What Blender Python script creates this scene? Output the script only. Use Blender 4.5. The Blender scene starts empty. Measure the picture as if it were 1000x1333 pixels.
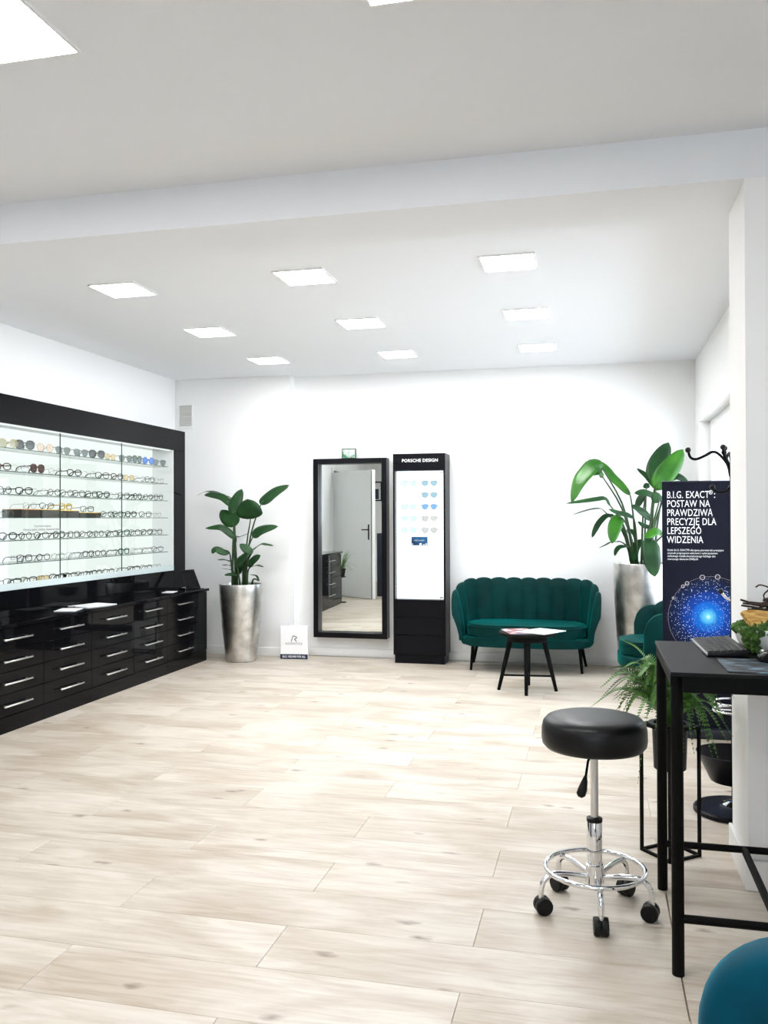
import bpy, bmesh, math, random
from mathutils import Vector, Matrix, noise

# ---------------------------------------------------------------- camera, world, exposure
SC = bpy.context.scene
COL = SC.collection
PI = math.pi
rnd = random.Random(7)

YAW, PITCH, ROLL, FPX, EYE = 0.23633, 0.00801, -0.00321, 1138.9, 1.35
fw = Vector((-math.sin(YAW)*math.cos(PITCH), math.cos(YAW)*math.cos(PITCH), math.sin(PITCH)))
rt = Vector((math.cos(YAW), math.sin(YAW), 0.0))
up = rt.cross(fw)
r2 = rt*math.cos(ROLL) + up*math.sin(ROLL)
u2 = up*math.cos(ROLL) - rt*math.sin(ROLL)
cam = bpy.data.cameras.new('camera')
cam.sensor_fit = 'VERTICAL'
cam.sensor_height = 36.0
cam.lens = 36.0*FPX/1333.0
cam.clip_start = 0.05
co = bpy.data.objects.new('camera', cam)
COL.objects.link(co)
M = Matrix.Identity(4)
for i in range(3):
    M[i][0] = r2[i]; M[i][1] = u2[i]; M[i][2] = -fw[i]
M[0][3], M[1][3], M[2][3] = 0.0, 0.0, EYE
co.matrix_world = M
SC.camera = co

SC.view_settings.view_transform = 'Standard'
SC.view_settings.look = 'None'
SC.view_settings.gamma = 1.0
SC.view_settings.use_curve_mapping = False
SC.view_settings.exposure = 0.66
PANEL_STRENGTH = 40.0
DISPLAY_STRENGTH = 0.66
TOWER_STRENGTH = 1.6
SKY_STRENGTH = 5.0
w = bpy.data.worlds.new('daylight')
SC.world = w
w.use_nodes = True
bg = w.node_tree.nodes['Background']
bg.inputs[0].default_value = (0.82, 0.91, 1.0, 1)
bg.inputs[1].default_value = SKY_STRENGTH
SC.cycles.use_denoising = True
SC.cycles.max_bounces = 10
SC.cycles.transparent_max_bounces = 24
SC.cycles.caustics_reflective = False
SC.cycles.caustics_refractive = False
SC.cycles.sample_clamp_indirect = 6.0

# ---------------------------------------------------------------- materials
def srgb(r, g, b):
    f = lambda c: (c/255/12.92) if c/255 <= 0.04045 else ((c/255+0.055)/1.055)**2.4
    return (f(r), f(g), f(b), 1.0)

def mat(name, col, rough=0.5, metal=0.0, **kw):
    m = bpy.data.materials.new(name)
    m.use_nodes = True
    b = m.node_tree.nodes['Principled BSDF']
    b.inputs['Base Color'].default_value = col if len(col) == 4 else (*col, 1)
    b.inputs['Roughness'].default_value = rough
    b.inputs['Metallic'].default_value = metal
    for k, v in kw.items():
        b.inputs[k.replace('_', ' ')].default_value = v
    return m

def nodes(m):
    nt = m.node_tree
    return nt, nt.nodes, nt.links, nt.nodes.get('Principled BSDF')

def bump(m, scale, strength, dist=0.01, detail=3, coord='Object', stretch=None):
    nt, N, L, b = nodes(m)
    tc = N.new('ShaderNodeTexCoord'); n = N.new('ShaderNodeTexNoise'); bp = N.new('ShaderNodeBump')
    n.inputs['Scale'].default_value = scale; n.inputs['Detail'].default_value = detail
    src = tc.outputs[coord]
    if stretch:
        mp = N.new('ShaderNodeMapping'); mp.inputs['Scale'].default_value = stretch
        L.new(src, mp.inputs[0]); src = mp.outputs[0]
    L.new(src, n.inputs['Vector']); L.new(n.outputs['Fac'], bp.inputs['Height'])
    bp.inputs['Strength'].default_value = strength; bp.inputs['Distance'].default_value = dist
    L.new(bp.outputs[0], b.inputs['Normal'])
    return n

def mottle(m, c1, c2, scale, detail=4, lo=0.35, hi=0.65, stretch=None):
    nt, N, L, b = nodes(m)
    tc = N.new('ShaderNodeTexCoord'); n = N.new('ShaderNodeTexNoise'); r = N.new('ShaderNodeValToRGB')
    n.inputs['Scale'].default_value = scale; n.inputs['Detail'].default_value = detail
    src = tc.outputs['Object']
    if stretch:
        mp = N.new('ShaderNodeMapping'); mp.inputs['Scale'].default_value = stretch
        L.new(src, mp.inputs[0]); src = mp.outputs[0]
    L.new(src, n.inputs['Vector']); L.new(n.outputs['Fac'], r.inputs['Fac'])
    r.color_ramp.elements[0].position = lo; r.color_ramp.elements[0].color = c1
    r.color_ramp.elements[1].position = hi; r.color_ramp.elements[1].color = c2
    L.new(r.outputs['Color'], b.inputs['Base Color'])
    return r

def emit(name, col, s):
    m = bpy.data.materials.new(name); m.use_nodes = True
    nt = m.node_tree; N = nt.nodes; N.clear()
    e = N.new('ShaderNodeEmission'); o = N.new('ShaderNodeOutputMaterial')
    e.inputs[0].default_value = (*col, 1); e.inputs[1].default_value = s
    nt.links.new(e.outputs[0], o.inputs[0])
    return m

def glass(name, tint=(1, 1, 1), ior=1.45, refl=1.0):
    m = bpy.data.materials.new(name); m.use_nodes = True
    nt = m.node_tree; N = nt.nodes; L = nt.links; N.clear()
    t = N.new('ShaderNodeBsdfTransparent'); g = N.new('ShaderNodeBsdfGlossy'); f = N.new('ShaderNodeFresnel')
    x = N.new('ShaderNodeMixShader'); o = N.new('ShaderNodeOutputMaterial'); k = N.new('ShaderNodeMath')
    t.inputs[0].default_value = (*tint, 1); g.inputs['Roughness'].default_value = 0.0
    ge = N.new('ShaderNodeNewGeometry'); mr = N.new('ShaderNodeMapRange')
    mr.inputs['To Min'].default_value = ior; mr.inputs['To Max'].default_value = 1.0/ior
    L.new(ge.outputs['Backfacing'], mr.inputs['Value']); L.new(mr.outputs[0], f.inputs['IOR'])
    k.operation = 'MULTIPLY'; k.inputs[1].default_value = refl
    L.new(f.outputs[0], k.inputs[0]); L.new(k.outputs[0], x.inputs[0])
    L.new(t.outputs[0], x.inputs[1]); L.new(g.outputs[0], x.inputs[2]); L.new(x.outputs[0], o.inputs[0])
    return m

MT = {}
MT['wall'] = mat('white_wall_paint', srgb(242, 242, 241), 0.75); bump(MT['wall'], 90, 0.06, 0.002)
MT['ceiling'] = mat('white_ceiling_paint', srgb(236, 238, 241), 0.9); bump(MT['ceiling'], 70, 0.05, 0.002)
MT['trim'] = mat('white_skirting', srgb(238, 238, 236), 0.4); bump(MT['trim'], 40, 0.02, 0.001)
MT['gloss_black'] = mat('gloss_black_lacquer', (0.004, 0.004, 0.005), 0.03, Specular_IOR_Level=0.09); bump(MT['gloss_black'], 3, 0.015, 0.002)
MT['carcass'] = mat('black_board', (0.003, 0.003, 0.003), 0.4, Specular_IOR_Level=0.2); bump(MT['carcass'], 60, 0.02, 0.001)
MT['matte_black'] = mat('black_powder_coat', (0.002, 0.002, 0.0022), 0.55, Specular_IOR_Level=0.10); bump(MT['matte_black'], 220, 0.08, 0.001)
MT['table_black'] = mat('black_table_top', (0.006, 0.006, 0.0065), 0.38, Specular_IOR_Level=0.14); bump(MT['table_black'], 260, 0.06, 0.001)
MT['tower_black'] = mat('satin_black_cabinet', (0.003, 0.003, 0.005), 0.35, Specular_IOR_Level=0.14); bump(MT['tower_black'], 120, 0.03, 0.001)
MT['rubber'] = mat('black_plastic', (0.003, 0.003, 0.003), 0.45, Specular_IOR_Level=0.25); bump(MT['rubber'], 150, 0.06, 0.001)
MT['leather'] = mat('black_leatherette', (0.003, 0.003, 0.0035), 0.36, Specular_IOR_Level=0.28); bump(MT['leather'], 240, 0.18, 0.002)
MT['chrome'] = mat('polished_chrome', (0.82, 0.83, 0.85), 0.06, 1.0); bump(MT['chrome'], 5, 0.01, 0.001)
MT['steel'] = mat('brushed_steel', (0.72, 0.72, 0.72), 0.28, 1.0); bump(MT['steel'], 200, 0.05, 0.001, stretch=(1, 20, 20))
MT['white'] = mat('white_plastic', srgb(240, 240, 240), 0.35); bump(MT['white'], 50, 0.02, 0.001)
MT['paper'] = mat('white_paper', srgb(242, 243, 245), 0.5); bump(MT['paper'], 80, 0.03, 0.001)
MT['grey_ledge'] = mat('pale_grey_ledge', srgb(188, 200, 200), 0.4); bump(MT['grey_ledge'], 40, 0.02, 0.001)
MT['panel_light'] = emit('led_panel_diffuser', (0.985, 0.99, 1.0), PANEL_STRENGTH)
MT['display_light'] = emit('backlit_display_panel', (0.92, 1.0, 0.965), DISPLAY_STRENGTH)
MT['tower_light'] = emit('backlit_tower_panel', (0.90, 0.96, 1.0), TOWER_STRENGTH)
MT['glass'] = glass('clear_glass', (0.97, 0.995, 0.985))
MT['door_glass'] = glass('clear_door_glass', (0.985, 0.995, 0.99), 1.4, 0.8)
MT['window_glass'] = glass('window_glass', (0.98, 0.99, 1.0), 1.4, 0.7)
MT['glass_edge'] = mat('green_glass_edge', (0.012, 0.055, 0.045), 0.2); bump(MT['glass_edge'], 30, 0.01, 0.001)
MT['mirror'] = mat('mirror_silvering', (0.90, 0.93, 0.91), 0.0, 1.0)
MT['mirror_black'] = mat('black_mirror_frame', (0.002, 0.002, 0.004), 0.3, Specular_IOR_Level=0.22); bump(MT['mirror_black'], 60, 0.03, 0.001)
MT['leaf'] = mat('dark_green_leaf', (0.02, 0.09, 0.015), 0.38, Specular_IOR_Level=0.25); mottle(MT['leaf'], (0.006, 0.030, 0.008, 1), (0.014, 0.062, 0.014, 1), 5)
MT['leaf_bright'] = mat('bright_green_leaf', (0.04, 0.19, 0.02), 0.34, Specular_IOR_Level=0.3); mottle(MT['leaf_bright'], (0.014, 0.085, 0.006, 1), (0.035, 0.16, 0.008, 1), 6)
MT['stem'] = mat('green_stem', (0.05, 0.12, 0.025), 0.4); mottle(MT['stem'], (0.012, 0.04, 0.012, 1), (0.035, 0.08, 0.02, 1), 12)
MT['fern'] = mat('fern_green', (0.06, 0.2, 0.02), 0.5); mottle(MT['fern'], (0.03, 0.11, 0.014, 1), (0.10, 0.26, 0.03, 1), 14)
MT['soil'] = mat('dark_soil', (0.02, 0.014, 0.01), 0.95); bump(MT['soil'], 60, 0.8, 0.02)
MT['moss'] = mat('green_moss', (0.04, 0.10, 0.01), 0.9); mottle(MT['moss'], (0.02, 0.06, 0.008, 1), (0.07, 0.15, 0.02, 1), 40)
MT['bark_wood'] = mat('pale_cut_wood', srgb(196, 150, 70), 0.6); mottle(MT['bark_wood'], srgb(168, 118, 50), srgb(222, 184, 110), 30, stretch=(1, 6, 1))
MT['twig'] = mat('dark_twig', (0.035, 0.02, 0.013), 0.8); bump(MT['twig'], 120, 0.5, 0.002)
MT['ceramic'] = mat('white_ceramic', srgb(226, 226, 222), 0.35); bump(MT['ceramic'], 25, 0.03, 0.002)
MT['navy'] = mat('dark_navy_board', (0.006, 0.010, 0.022), 0.4); bump(MT['navy'], 60, 0.02, 0.001)
MT['door_white'] = mat('white_door_paint', srgb(225, 227, 226), 0.45); bump(MT['door_white'], 40, 0.02, 0.001)
MT['vent_grey'] = mat('vent_grey', srgb(206, 206, 202), 0.5); bump(MT['vent_grey'], 40, 0.02, 0.001)
MT['ink_black'] = mat('black_print', (0.02, 0.02, 0.022), 0.6); bump(MT['ink_black'], 40, 0.01, 0.001)
MT['ink_white'] = mat('white_print', (0.85, 0.85, 0.85), 0.6); bump(MT['ink_white'], 40, 0.01, 0.001)
MT['ink_grey'] = mat('grey_print', srgb(120, 120, 125), 0.6); bump(MT['ink_grey'], 40, 0.01, 0.001)
MT['sign_white'] = mat('sign_white', srgb(243, 243, 243), 0.35); bump(MT['sign_white'], 40, 0.01, 0.001)
MT['sign_navy'] = mat('sign_navy', srgb(22, 32, 62), 0.4); bump(MT['sign_navy'], 40, 0.01, 0.001)
MT['yellow'] = mat('yellow_card', srgb(230, 190, 30), 0.5); bump(MT['yellow'], 40, 0.01, 0.001)
MT['orange'] = mat('orange_card', srgb(232, 150, 30), 0.5); bump(MT['orange'], 40, 0.01, 0.001)
MT['brown_box'] = mat('dark_brown_block', srgb(38, 34, 28), 0.5); bump(MT['brown_box'], 60, 0.05, 0.001)

def velvet(name, base, sheen):
    m = mat(name, base, 0.55, 0.0, Sheen_Weight=0.8, Sheen_Roughness=0.35, Sheen_Tint=(*sheen, 1), Specular_IOR_Level=0.08)
    mottle(m, tuple(c*0.8 for c in base[:3])+(1,), tuple(min(1, c*1.2) for c in base[:3])+(1,), 7, 3)
    bump(m, 400, 0.12, 0.001)
    return m
MT['velvet'] = velvet('teal_velvet', (0.0, 0.026, 0.024), (0.0, 0.22, 0.20))
MT['velvet_blue'] = velvet('petrol_velvet', (0.0, 0.052, 0.085), (0.0, 0.24, 0.36))

def silver_pot():
    m = mat('silver_leaf_pot', (0.62, 0.60, 0.57), 0.32, 1.0)
    mottle(m, (0.40, 0.39, 0.37, 1), (0.80, 0.78, 0.74, 1), 9, 6, 0.3, 0.7)
    bump(m, 30, 0.25, 0.004, 5)
    return m
MT['silver'] = silver_pot()

def plank_mat():
    m = mat('whitewashed_oak_plank', srgb(214, 202, 186), 0.42)
    nt, N, L, b = nodes(m)
    tc = N.new('ShaderNodeTexCoord'); oi = N.new('ShaderNodeObjectInfo')
    sh = N.new('ShaderNodeVectorMath'); sh.operation = 'ADD'
    cx = N.new('ShaderNodeCombineXYZ'); ml = N.new('ShaderNodeMath'); ml.operation = 'MULTIPLY'; ml.inputs[1].default_value = 57.0
    ml2 = N.new('ShaderNodeMath'); ml2.operation = 'MULTIPLY'; ml2.inputs[1].default_value = 31.0
    L.new(oi.outputs['Random'], ml.inputs[0]); L.new(oi.outputs['Random'], ml2.inputs[0])
    L.new(ml.outputs[0], cx.inputs[0]); L.new(ml2.outputs[0], cx.inputs[1])
    L.new(tc.outputs['Object'], sh.inputs[0]); L.new(cx.outputs[0], sh.inputs[1])
    def noise_at(scale, stretch, detail=5, dist=0.0):
        mp = N.new('ShaderNodeMapping'); mp.inputs['Scale'].default_value = stretch
        n = N.new('ShaderNodeTexNoise'); n.inputs['Scale'].default_value = scale; n.inputs['Detail'].default_value = detail
        n.inputs['Distortion'].default_value = dist
        L.new(sh.outputs[0], mp.inputs[0]); L.new(mp.outputs[0], n.inputs['Vector'])
        return n
    grain = noise_at(5, (0.55, 5.5, 1), 6, 1.4)
    patch = noise_at(2.2, (0.8, 2.0, 1), 4, 0.6)
    fine = noise_at(46, (0.28, 4, 1), 3, 0.4)
    def ramp(src, a, ca, c, cb):
        r = N.new('ShaderNodeValToRGB'); r.color_ramp.elements[0].position = a; r.color_ramp.elements[0].color = ca
        r.color_ramp.elements[1].position = c; r.color_ramp.elements[1].color = cb
        L.new(src, r.inputs['Fac']); return r
    def mix(mode, fac, a, c):
        x = N.new('ShaderNodeMix'); x.data_type = 'RGBA'; x.blend_type = mode
        if isinstance(fac, float): x.inputs[0].default_value = fac
        else: L.new(fac, x.inputs[0])
        for k, s in ((6, a), (7, c)):
            if isinstance(s, tuple): x.inputs[k].default_value = s
            else: L.new(s, x.inputs[k])
        return x.outputs[2]
    base = ramp(grain.outputs['Fac'], 0.34, srgb(184, 169, 150), 0.60, srgb(212, 203, 190)).outputs['Color']
    pc = ramp(patch.outputs['Fac'], 0.36, srgb(166, 147, 125), 0.56, srgb(216, 208, 196)).outputs['Color']
    c = mix('MIX', 0.45, base, pc)
    fc = ramp(fine.outputs['Fac'], 0.30, (0.80, 0.77, 0.73, 1), 0.55, (1, 1, 1, 1)).outputs['Color']
    c = mix('MULTIPLY', 0.16, c, fc)
    # knots: stretched voronoi cells, most of them switched off
    mp = N.new('ShaderNodeMapping'); mp.inputs['Scale'].default_value = (3.4, 7.5, 1)
    v = N.new('ShaderNodeTexVoronoi'); v.inputs['Scale'].default_value = 1.0; v.inputs['Randomness'].default_value = 1.0
    nz = noise_at(14, (1, 2.2, 1), 3)
    ad = N.new('ShaderNodeVectorMath'); ad.operation = 'MULTIPLY_ADD'
    L.new(nz.outputs['Color'], ad.inputs[0]); ad.inputs[1].default_value = (0.25, 0.25, 0); L.new(sh.outputs[0], ad.inputs[2])
    L.new(sh.outputs[0], mp.inputs[0])
    va = N.new('ShaderNodeVectorMath'); va.operation = 'MULTIPLY_ADD'
    L.new(nz.outputs['Color'], va.inputs[0]); va.inputs[1].default_value = (0.28, 0.28, 0); L.new(mp.outputs[0], va.inputs[2])
    L.new(va.outputs[0], v.inputs['Vector'])
    sep = N.new('ShaderNodeSeparateColor'); L.new(v.outputs['Color'], sep.inputs[0])
    gt = N.new('ShaderNodeMath'); gt.operation = 'GREATER_THAN'; gt.inputs[1].default_value = 0.30; L.new(sep.outputs[0], gt.inputs[0])
    kr = ramp(v.outputs['Distance'], 0.02, (1, 1, 1, 1), 0.15, (0, 0, 0, 1))
    km = N.new('ShaderNodeMath'); km.operation = 'MULTIPLY'; L.new(kr.outputs['Color'], km.inputs[0]); L.new(gt.outputs[0], km.inputs[1])
    k2 = N.new('ShaderNodeMath'); k2.operation = 'MULTIPLY'; k2.inputs[1].default_value = 0.85; L.new(km.outputs[0], k2.inputs[0])
    c = mix('MIX', k2.outputs[0], c, srgb(112, 88, 68))
    # each board its own tone
    tone = ramp(oi.outputs['Random'], 0.0, (0.90, 0.89, 0.87, 1), 1.0, (1.0, 1.0, 1.0, 1)).outputs['Color']
    c = mix('MULTIPLY', 1.0, c, tone)
    L.new(c, b.inputs['Base Color'])
    bp = N.new('ShaderNodeBump'); bp.inputs['Strength'].default_value = 0.12; bp.inputs['Distance'].default_value = 0.002
    L.new(fine.outputs['Fac'], bp.inputs['Height']); L.new(bp.outputs[0], b.inputs['Normal'])
    rr = N.new('ShaderNodeMapRange'); rr.inputs['To Min'].default_value = 0.30; rr.inputs['To Max'].default_value = 0.48
    L.new(grain.outputs['Fac'], rr.inputs['Value']); L.new(rr.outputs[0], b.inputs['Roughness'])
    return m
MT['plank'] = plank_mat()
MT['subfloor'] = mat('dark_joint', srgb(150, 134, 116), 0.8); bump(MT['subfloor'], 40, 0.05, 0.001)

# ---------------------------------------------------------------- mesh helpers
def finish(name, bm, m, parent=None, smooth=None, loc=None, rot=None):
    """bmesh -> one mesh object; m: a material or a list of them"""
    me = bpy.data.meshes.new(name)
    bmesh.ops.recalc_face_normals(bm, faces=bm.faces[:])
    if smooth is not None:
        bm.normal_update()
        for f in bm.faces: f.smooth = True
        lim = math.radians(smooth)
        for e in bm.edges:
            if len(e.link_faces) == 2 and e.calc_face_angle(0) > lim: e.smooth = False
    bm.to_mesh(me); bm.free()
    for k in (m if isinstance(m, (list, tuple)) else [m]): me.materials.append(k)
    o = bpy.data.objects.new(name, me)
    COL.objects.link(o)
    if parent: o.parent = parent
    if loc: o.location = loc
    if rot: o.rotation_euler = rot
    return o

def thing(name, label, cat, loc=(0, 0, 0), rz=0.0, group=None):
    o = bpy.data.objects.new(name, None)
    o.empty_display_size = 0.1
    COL.objects.link(o)
    o.location = loc; o.rotation_euler = (0, 0, rz)
    o['label'] = label; o['category'] = cat
    if group: o['group'] = group
    return o

def tag(o, label, cat, group=None):
    o['label'] = label; o['category'] = cat
    if group: o['group'] = group
    return o

def box(bm, x0, x1, y0, y1, z0, z1, bev=0.0, seg=1, mi=0):
    vs = [bm.verts.new(p) for p in ((x0,y0,z0),(x1,y0,z0),(x1,y1,z0),(x0,y1,z0),(x0,y0,z1),(x1,y0,z1),(x1,y1,z1),(x0,y1,z1))]
    fs = [bm.faces.new([vs[i] for i in q]) for q in ((3,2,1,0),(4,5,6,7),(0,1,5,4),(1,2,6,5),(2,3,7,6),(3,0,4,7))]
    for f in fs: f.material_index = mi
    if bev > 0:
        es = list({e for f in fs for e in f.edges})
        r = bmesh.ops.bevel(bm, geom=es, offset=bev, segments=seg, affect='EDGES', profile=0.5)
        for f in r['faces']: f.material_index = mi
    return vs

def boxobj(name, x0, x1, y0, y1, z0, z1, m, parent=None, bev=0.0, seg=1, smooth=None):
    bm = bmesh.new(); box(bm, x0, x1, y0, y1, z0, z1, bev, seg)
    return finish(name, bm, m, parent, smooth if smooth else (40 if bev else None))

def frames_along(pts):
    P = [Vector(p) for p in pts]; n = len(P); T = []
    for i in range(n):
        a = P[max(0, i-1)]; b = P[min(n-1, i+1)]
        T.append((b-a).normalized())
    ref = Vector((0, 0, 1)) if abs(T[0].z) < 0.9 else Vector((1, 0, 0))
    N = [(ref - T[0]*ref.dot(T[0])).normalized()]
    for i in range(1, n):
        v = N[-1] - T[i]*N[-1].dot(T[i])
        N.append(v.normalized() if v.length > 1e-6 else N[-1])
    return P, T, N

def tube(bm, pts, r, seg=8, closed=False, caps=True, mi=0, flat=1.0):
    P, T, N = frames_along(pts); n = len(P)
    if closed:
        T = [(P[(i+1) % n]-P[i-1]).normalized() for i in range(n)]
        N = []
        zc = Vector((0, 0, 1))
        cen = sum(P, Vector())/n
        for i in range(n):
            v = P[i]-cen; v = v - T[i]*v.dot(T[i]); N.append(v.normalized())
    rings = []
    for i in range(n):
        B = T[i].cross(N[i]); ri = r[i] if isinstance(r, (list, tuple)) else r
        rings.append([bm.verts.new(P[i] + (N[i]*math.cos(2*PI*k/seg)*flat + B*math.sin(2*PI*k/seg))*ri) for k in range(seg)])
    for i in range(n if closed else n-1):
        a = rings[i]; b = rings[(i+1) % n]
        for k in range(seg):
            f = bm.faces.new((a[k], a[(k+1) % seg], b[(k+1) % seg], b[k])); f.material_index = mi
    if caps and not closed:
        f = bm.faces.new(rings[0][::-1]); f.material_index = mi
        f = bm.faces.new(rings[-1]); f.material_index = mi

def lathe(bm, prof, seg=32, c=(0, 0, 0), mi=0, capb=True, capt=True):
    rings = []
    for (r, z) in prof:
        rings.append([bm.verts.new((c[0]+r*math.cos(2*PI*k/seg), c[1]+r*math.sin(2*PI*k/seg), c[2]+z)) for k in range(seg)])
    for i in range(len(rings)-1):
        for k in range(seg):
            f = bm.faces.new((rings[i][k], rings[i][(k+1) % seg], rings[i+1][(k+1) % seg], rings[i+1][k])); f.material_index = mi
    if capb: bm.faces.new(rings[0][::-1]).material_index = mi
    if capt: bm.faces.new(rings[-1]).material_index = mi

def prism(bm, pts, z0, z1, bev=0.0, seg=2, mi=0):
    lo = [bm.verts.new((p[0], p[1], z0)) for p in pts]; hi = [bm.verts.new((p[0], p[1], z1)) for p in pts]
    n = len(pts)
    fs = [bm.faces.new(lo[::-1]), bm.faces.new(hi)]
    for i in range(n): fs.append(bm.faces.new((lo[i], lo[(i+1) % n], hi[(i+1) % n], hi[i])))
    for f in fs: f.material_index = mi
    if bev > 0:
        es = list(fs[0].edges)+list(fs[1].edges)
        bmesh.ops.bevel(bm, geom=es, offset=bev, segments=seg, affect='EDGES', profile=0.5)

def catmull(pts, n):
    P = [Vector(p) for p in pts]
    if len(P) == 2: return [P[0].lerp(P[1], i/(n-1)) for i in range(n)]
    E = [P[0]*2-P[1]] + P + [P[-1]*2-P[-2]]
    out = []; m = len(P)-1
    for i in range(n):
        s = i/(n-1)*m; k = min(int(s), m-1); t = s-k
        a, b, c, d = E[k:k+4]
        out.append(0.5*((2*b)+(c-a)*t+(2*a-5*b+4*c-d)*t*t+(3*b-a-3*c+d)*t**3))
    return out

def text(name, body, size, m, parent, loc, rot=(PI/2, 0, 0), sx=1.0, align='LEFT', bold=0.0, ext=0.0004, line=1.0, space=1.0):
    cu = bpy.data.curves.new(name, 'FONT'); cu.body = body; cu.size = size; cu.align_x = align
    cu.offset = bold; cu.extrude = ext; cu.space_line = line; cu.space_character = space; cu.resolution_u = 3
    t = bpy.data.objects.new(name, cu); COL.objects.link(t)
    bpy.context.view_layer.update()
    me = bpy.data.meshes.new_from_object(t.evaluated_get(bpy.context.evaluated_depsgraph_get()))
    bpy.data.objects.remove(t); bpy.data.curves.remove(cu)
    me.materials.clear(); me.materials.append(m); me.name = name
    me.transform(Matrix.Scale(sx, 4, (1, 0, 0)))
    o = bpy.data.objects.new(name, me); COL.objects.link(o)
    o.parent = parent; o.location = loc; o.rotation_euler = rot
    return o

def copy_tree(o, parent=None):
    c = o.copy(); COL.objects.link(c)
    c.parent = parent
    for ch in list(o.children): copy_tree(ch, c)
    return c

def struct(o):
    o['kind'] = 'structure'; return o
# ---------------------------------------------------------------- the room
CEIL = 2.77
WL, WR, BACK = -4.15, 0.884, 8.285          # left wall, right wall, back wall planes
STEP_X, STEP_Y = -2.92, 8.165               # the left part of the back wall stands forward
PX0, PY0, PY1 = 0.538, 3.41, 3.79           # white pillar at the end of the beam
FR_X, REAR = 2.6, -2.0                      # front part of the room

def wall_with_hole(name, axis, plane, thick, a0, a1, z0, z1, holes, m):
    """wall slab in the plane axis=plane (body on the + side when thick > 0) with rectangular openings (a0,a1,z0,z1)"""
    bm = bmesh.new()
    cuts = sorted({a0, a1, *[h[0] for h in holes], *[h[1] for h in holes]})
    for i in range(len(cuts)-1):
        c0, c1 = cuts[i], cuts[i+1]; mid = (c0+c1)/2
        hs = [h for h in holes if h[0] < mid < h[1]]
        spans = [(z0, z1)]
        for h in hs: spans = [s for (p, q) in spans for s in ((p, min(q, h[2])), (max(p, h[3]), q)) if s[1]-s[0] > 1e-4]
        for (p, q) in spans:
            lo, hi = min(plane, plane+thick), max(plane, plane+thick)
            if axis == 'x': box(bm, lo, hi, c0, c1, p, q)
            else: box(bm, c0, c1, lo, hi, p, q)
    bmesh.ops.remove_doubles(bm, verts=bm.verts[:], dist=1e-5)
    return struct(finish(name, bm, m))

floor = struct(boxobj('floor', WL-0.2, FR_X+0.2, REAR-0.2, BACK+0.2, -0.12, -0.008, MT['subfloor']))
struct(boxobj('ceiling', WL-0.2, FR_X+0.2, REAR-0.2, BACK+0.2, CEIL, CEIL+0.15, MT['ceiling']))
# planks, each a board with a small chamfer
PITCH_Y, LEN, GAP, T0 = 0.275, 1.24, 0.0005, 2.209
plank_meshes = {}
def plank(x0, x1, y0, y1):
    lx, ly = round(x1-x0-2*GAP, 3), round(y1-y0-2*GAP, 3)
    if lx < 0.03 or ly < 0.03: return
    key = (lx, ly)
    if key not in plank_meshes:
        bm = bmesh.new()
        c = 0.0010
        q = [(-lx/2, -ly/2), (lx/2, -ly/2), (lx/2, ly/2), (-lx/2, ly/2)]
        qi = [(-lx/2+c, -ly/2+c), (lx/2-c, -ly/2+c), (lx/2-c, ly/2-c), (-lx/2+c, ly/2-c)]
        r0 = [bm.verts.new((a, b, -0.008)) for a, b in q]
        r1 = [bm.verts.new((a, b, -0.0012)) for a, b in q]
        r2_ = [bm.verts.new((a, b, 0)) for a, b in qi]
        for ra, rb in ((r0, r1), (r1, r2_)):
            for k in range(4): bm.faces.new((ra[k], ra[(k+1) % 4], rb[(k+1) % 4], rb[k]))
        bm.faces.new(r2_); bm.faces.new(r0[::-1])
        me = bpy.data.meshes.new('plank'); bm.to_mesh(me); bm.free(); me.materials.append(MT['plank'])
        plank_meshes[key] = me
    o = bpy.data.objects.new('plank', plank_meshes[key]); COL.objects.link(o)
    o.parent = floor; o.location = ((x0+x1)/2, (y0+y1)/2, 0)
SEAM_X, SEAM_Y = 0.244, 3.395
def rows(xa, xb, ya, yb, t0, shift):
    n0 = math.floor((ya-t0)/PITCH_Y)
    n = n0
    while t0+n*PITCH_Y < yb-1e-4:
        y0, y1 = max(ya, t0+n*PITCH_Y), min(yb, t0+(n+1)*PITCH_Y)
        j = (-0.38 if n % 2 == 0 else -1.0)+shift
        k = math.floor((xa-j)/LEN)
        while j+k*LEN < xb-1e-4:
            plank(max(xa, j+k*LEN), min(xb, j+(k+1)*LEN), y0, y1)
            k += 1
        n += 1
rows(WL, SEAM_X, -0.54, SEAM_Y, T0, 0.0)
rows(SEAM_X, FR_X, -0.54, SEAM_Y, T0+0.11, 0.35)
rows(WL, WR, SEAM_Y, BACK, T0, 0.0)
o = boxobj('plank', WL, FR_X, REAR, -0.54, -0.008, 0.0, MT['plank'], floor); o['kind'] = 'stuff'

# walls
wall_with_hole('wall_left', 'x', WL, -0.15, REAR-0.15, STEP_Y+0.3, 0, CEIL, [(0.42, 1.36, -1, 2.22)], MT['wall'])
struct(boxobj('wall_back', STEP_X-0.01, WR+0.3, BACK, BACK+0.15, 0, CEIL, MT['wall']))
struct(boxobj('wall_back_left', WL, STEP_X, STEP_Y, BACK+0.15, 0, CEIL, MT['wall'], bev=0.003))
wall_with_hole('wall_right', 'x', WR, 0.30, PY1-0.02, BACK, 0, CEIL, [(4.45, 8.03, 0.55, 2.19)], MT['wall'])
struct(boxobj('wall_pillar', PX0, FR_X, PY0, PY1, 0, 2.59, MT['wall']))
wall_with_hole('wall_right_front', 'x', FR_X, 0.2, REAR-0.15, PY0, 0, CEIL, [], MT['wall'])
wall_with_hole('wall_rear', 'y', REAR, -0.2, WL, FR_X, 0, CEIL, [(-0.9, 0.9, 1.0, 2.4)], MT['wall'])
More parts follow.
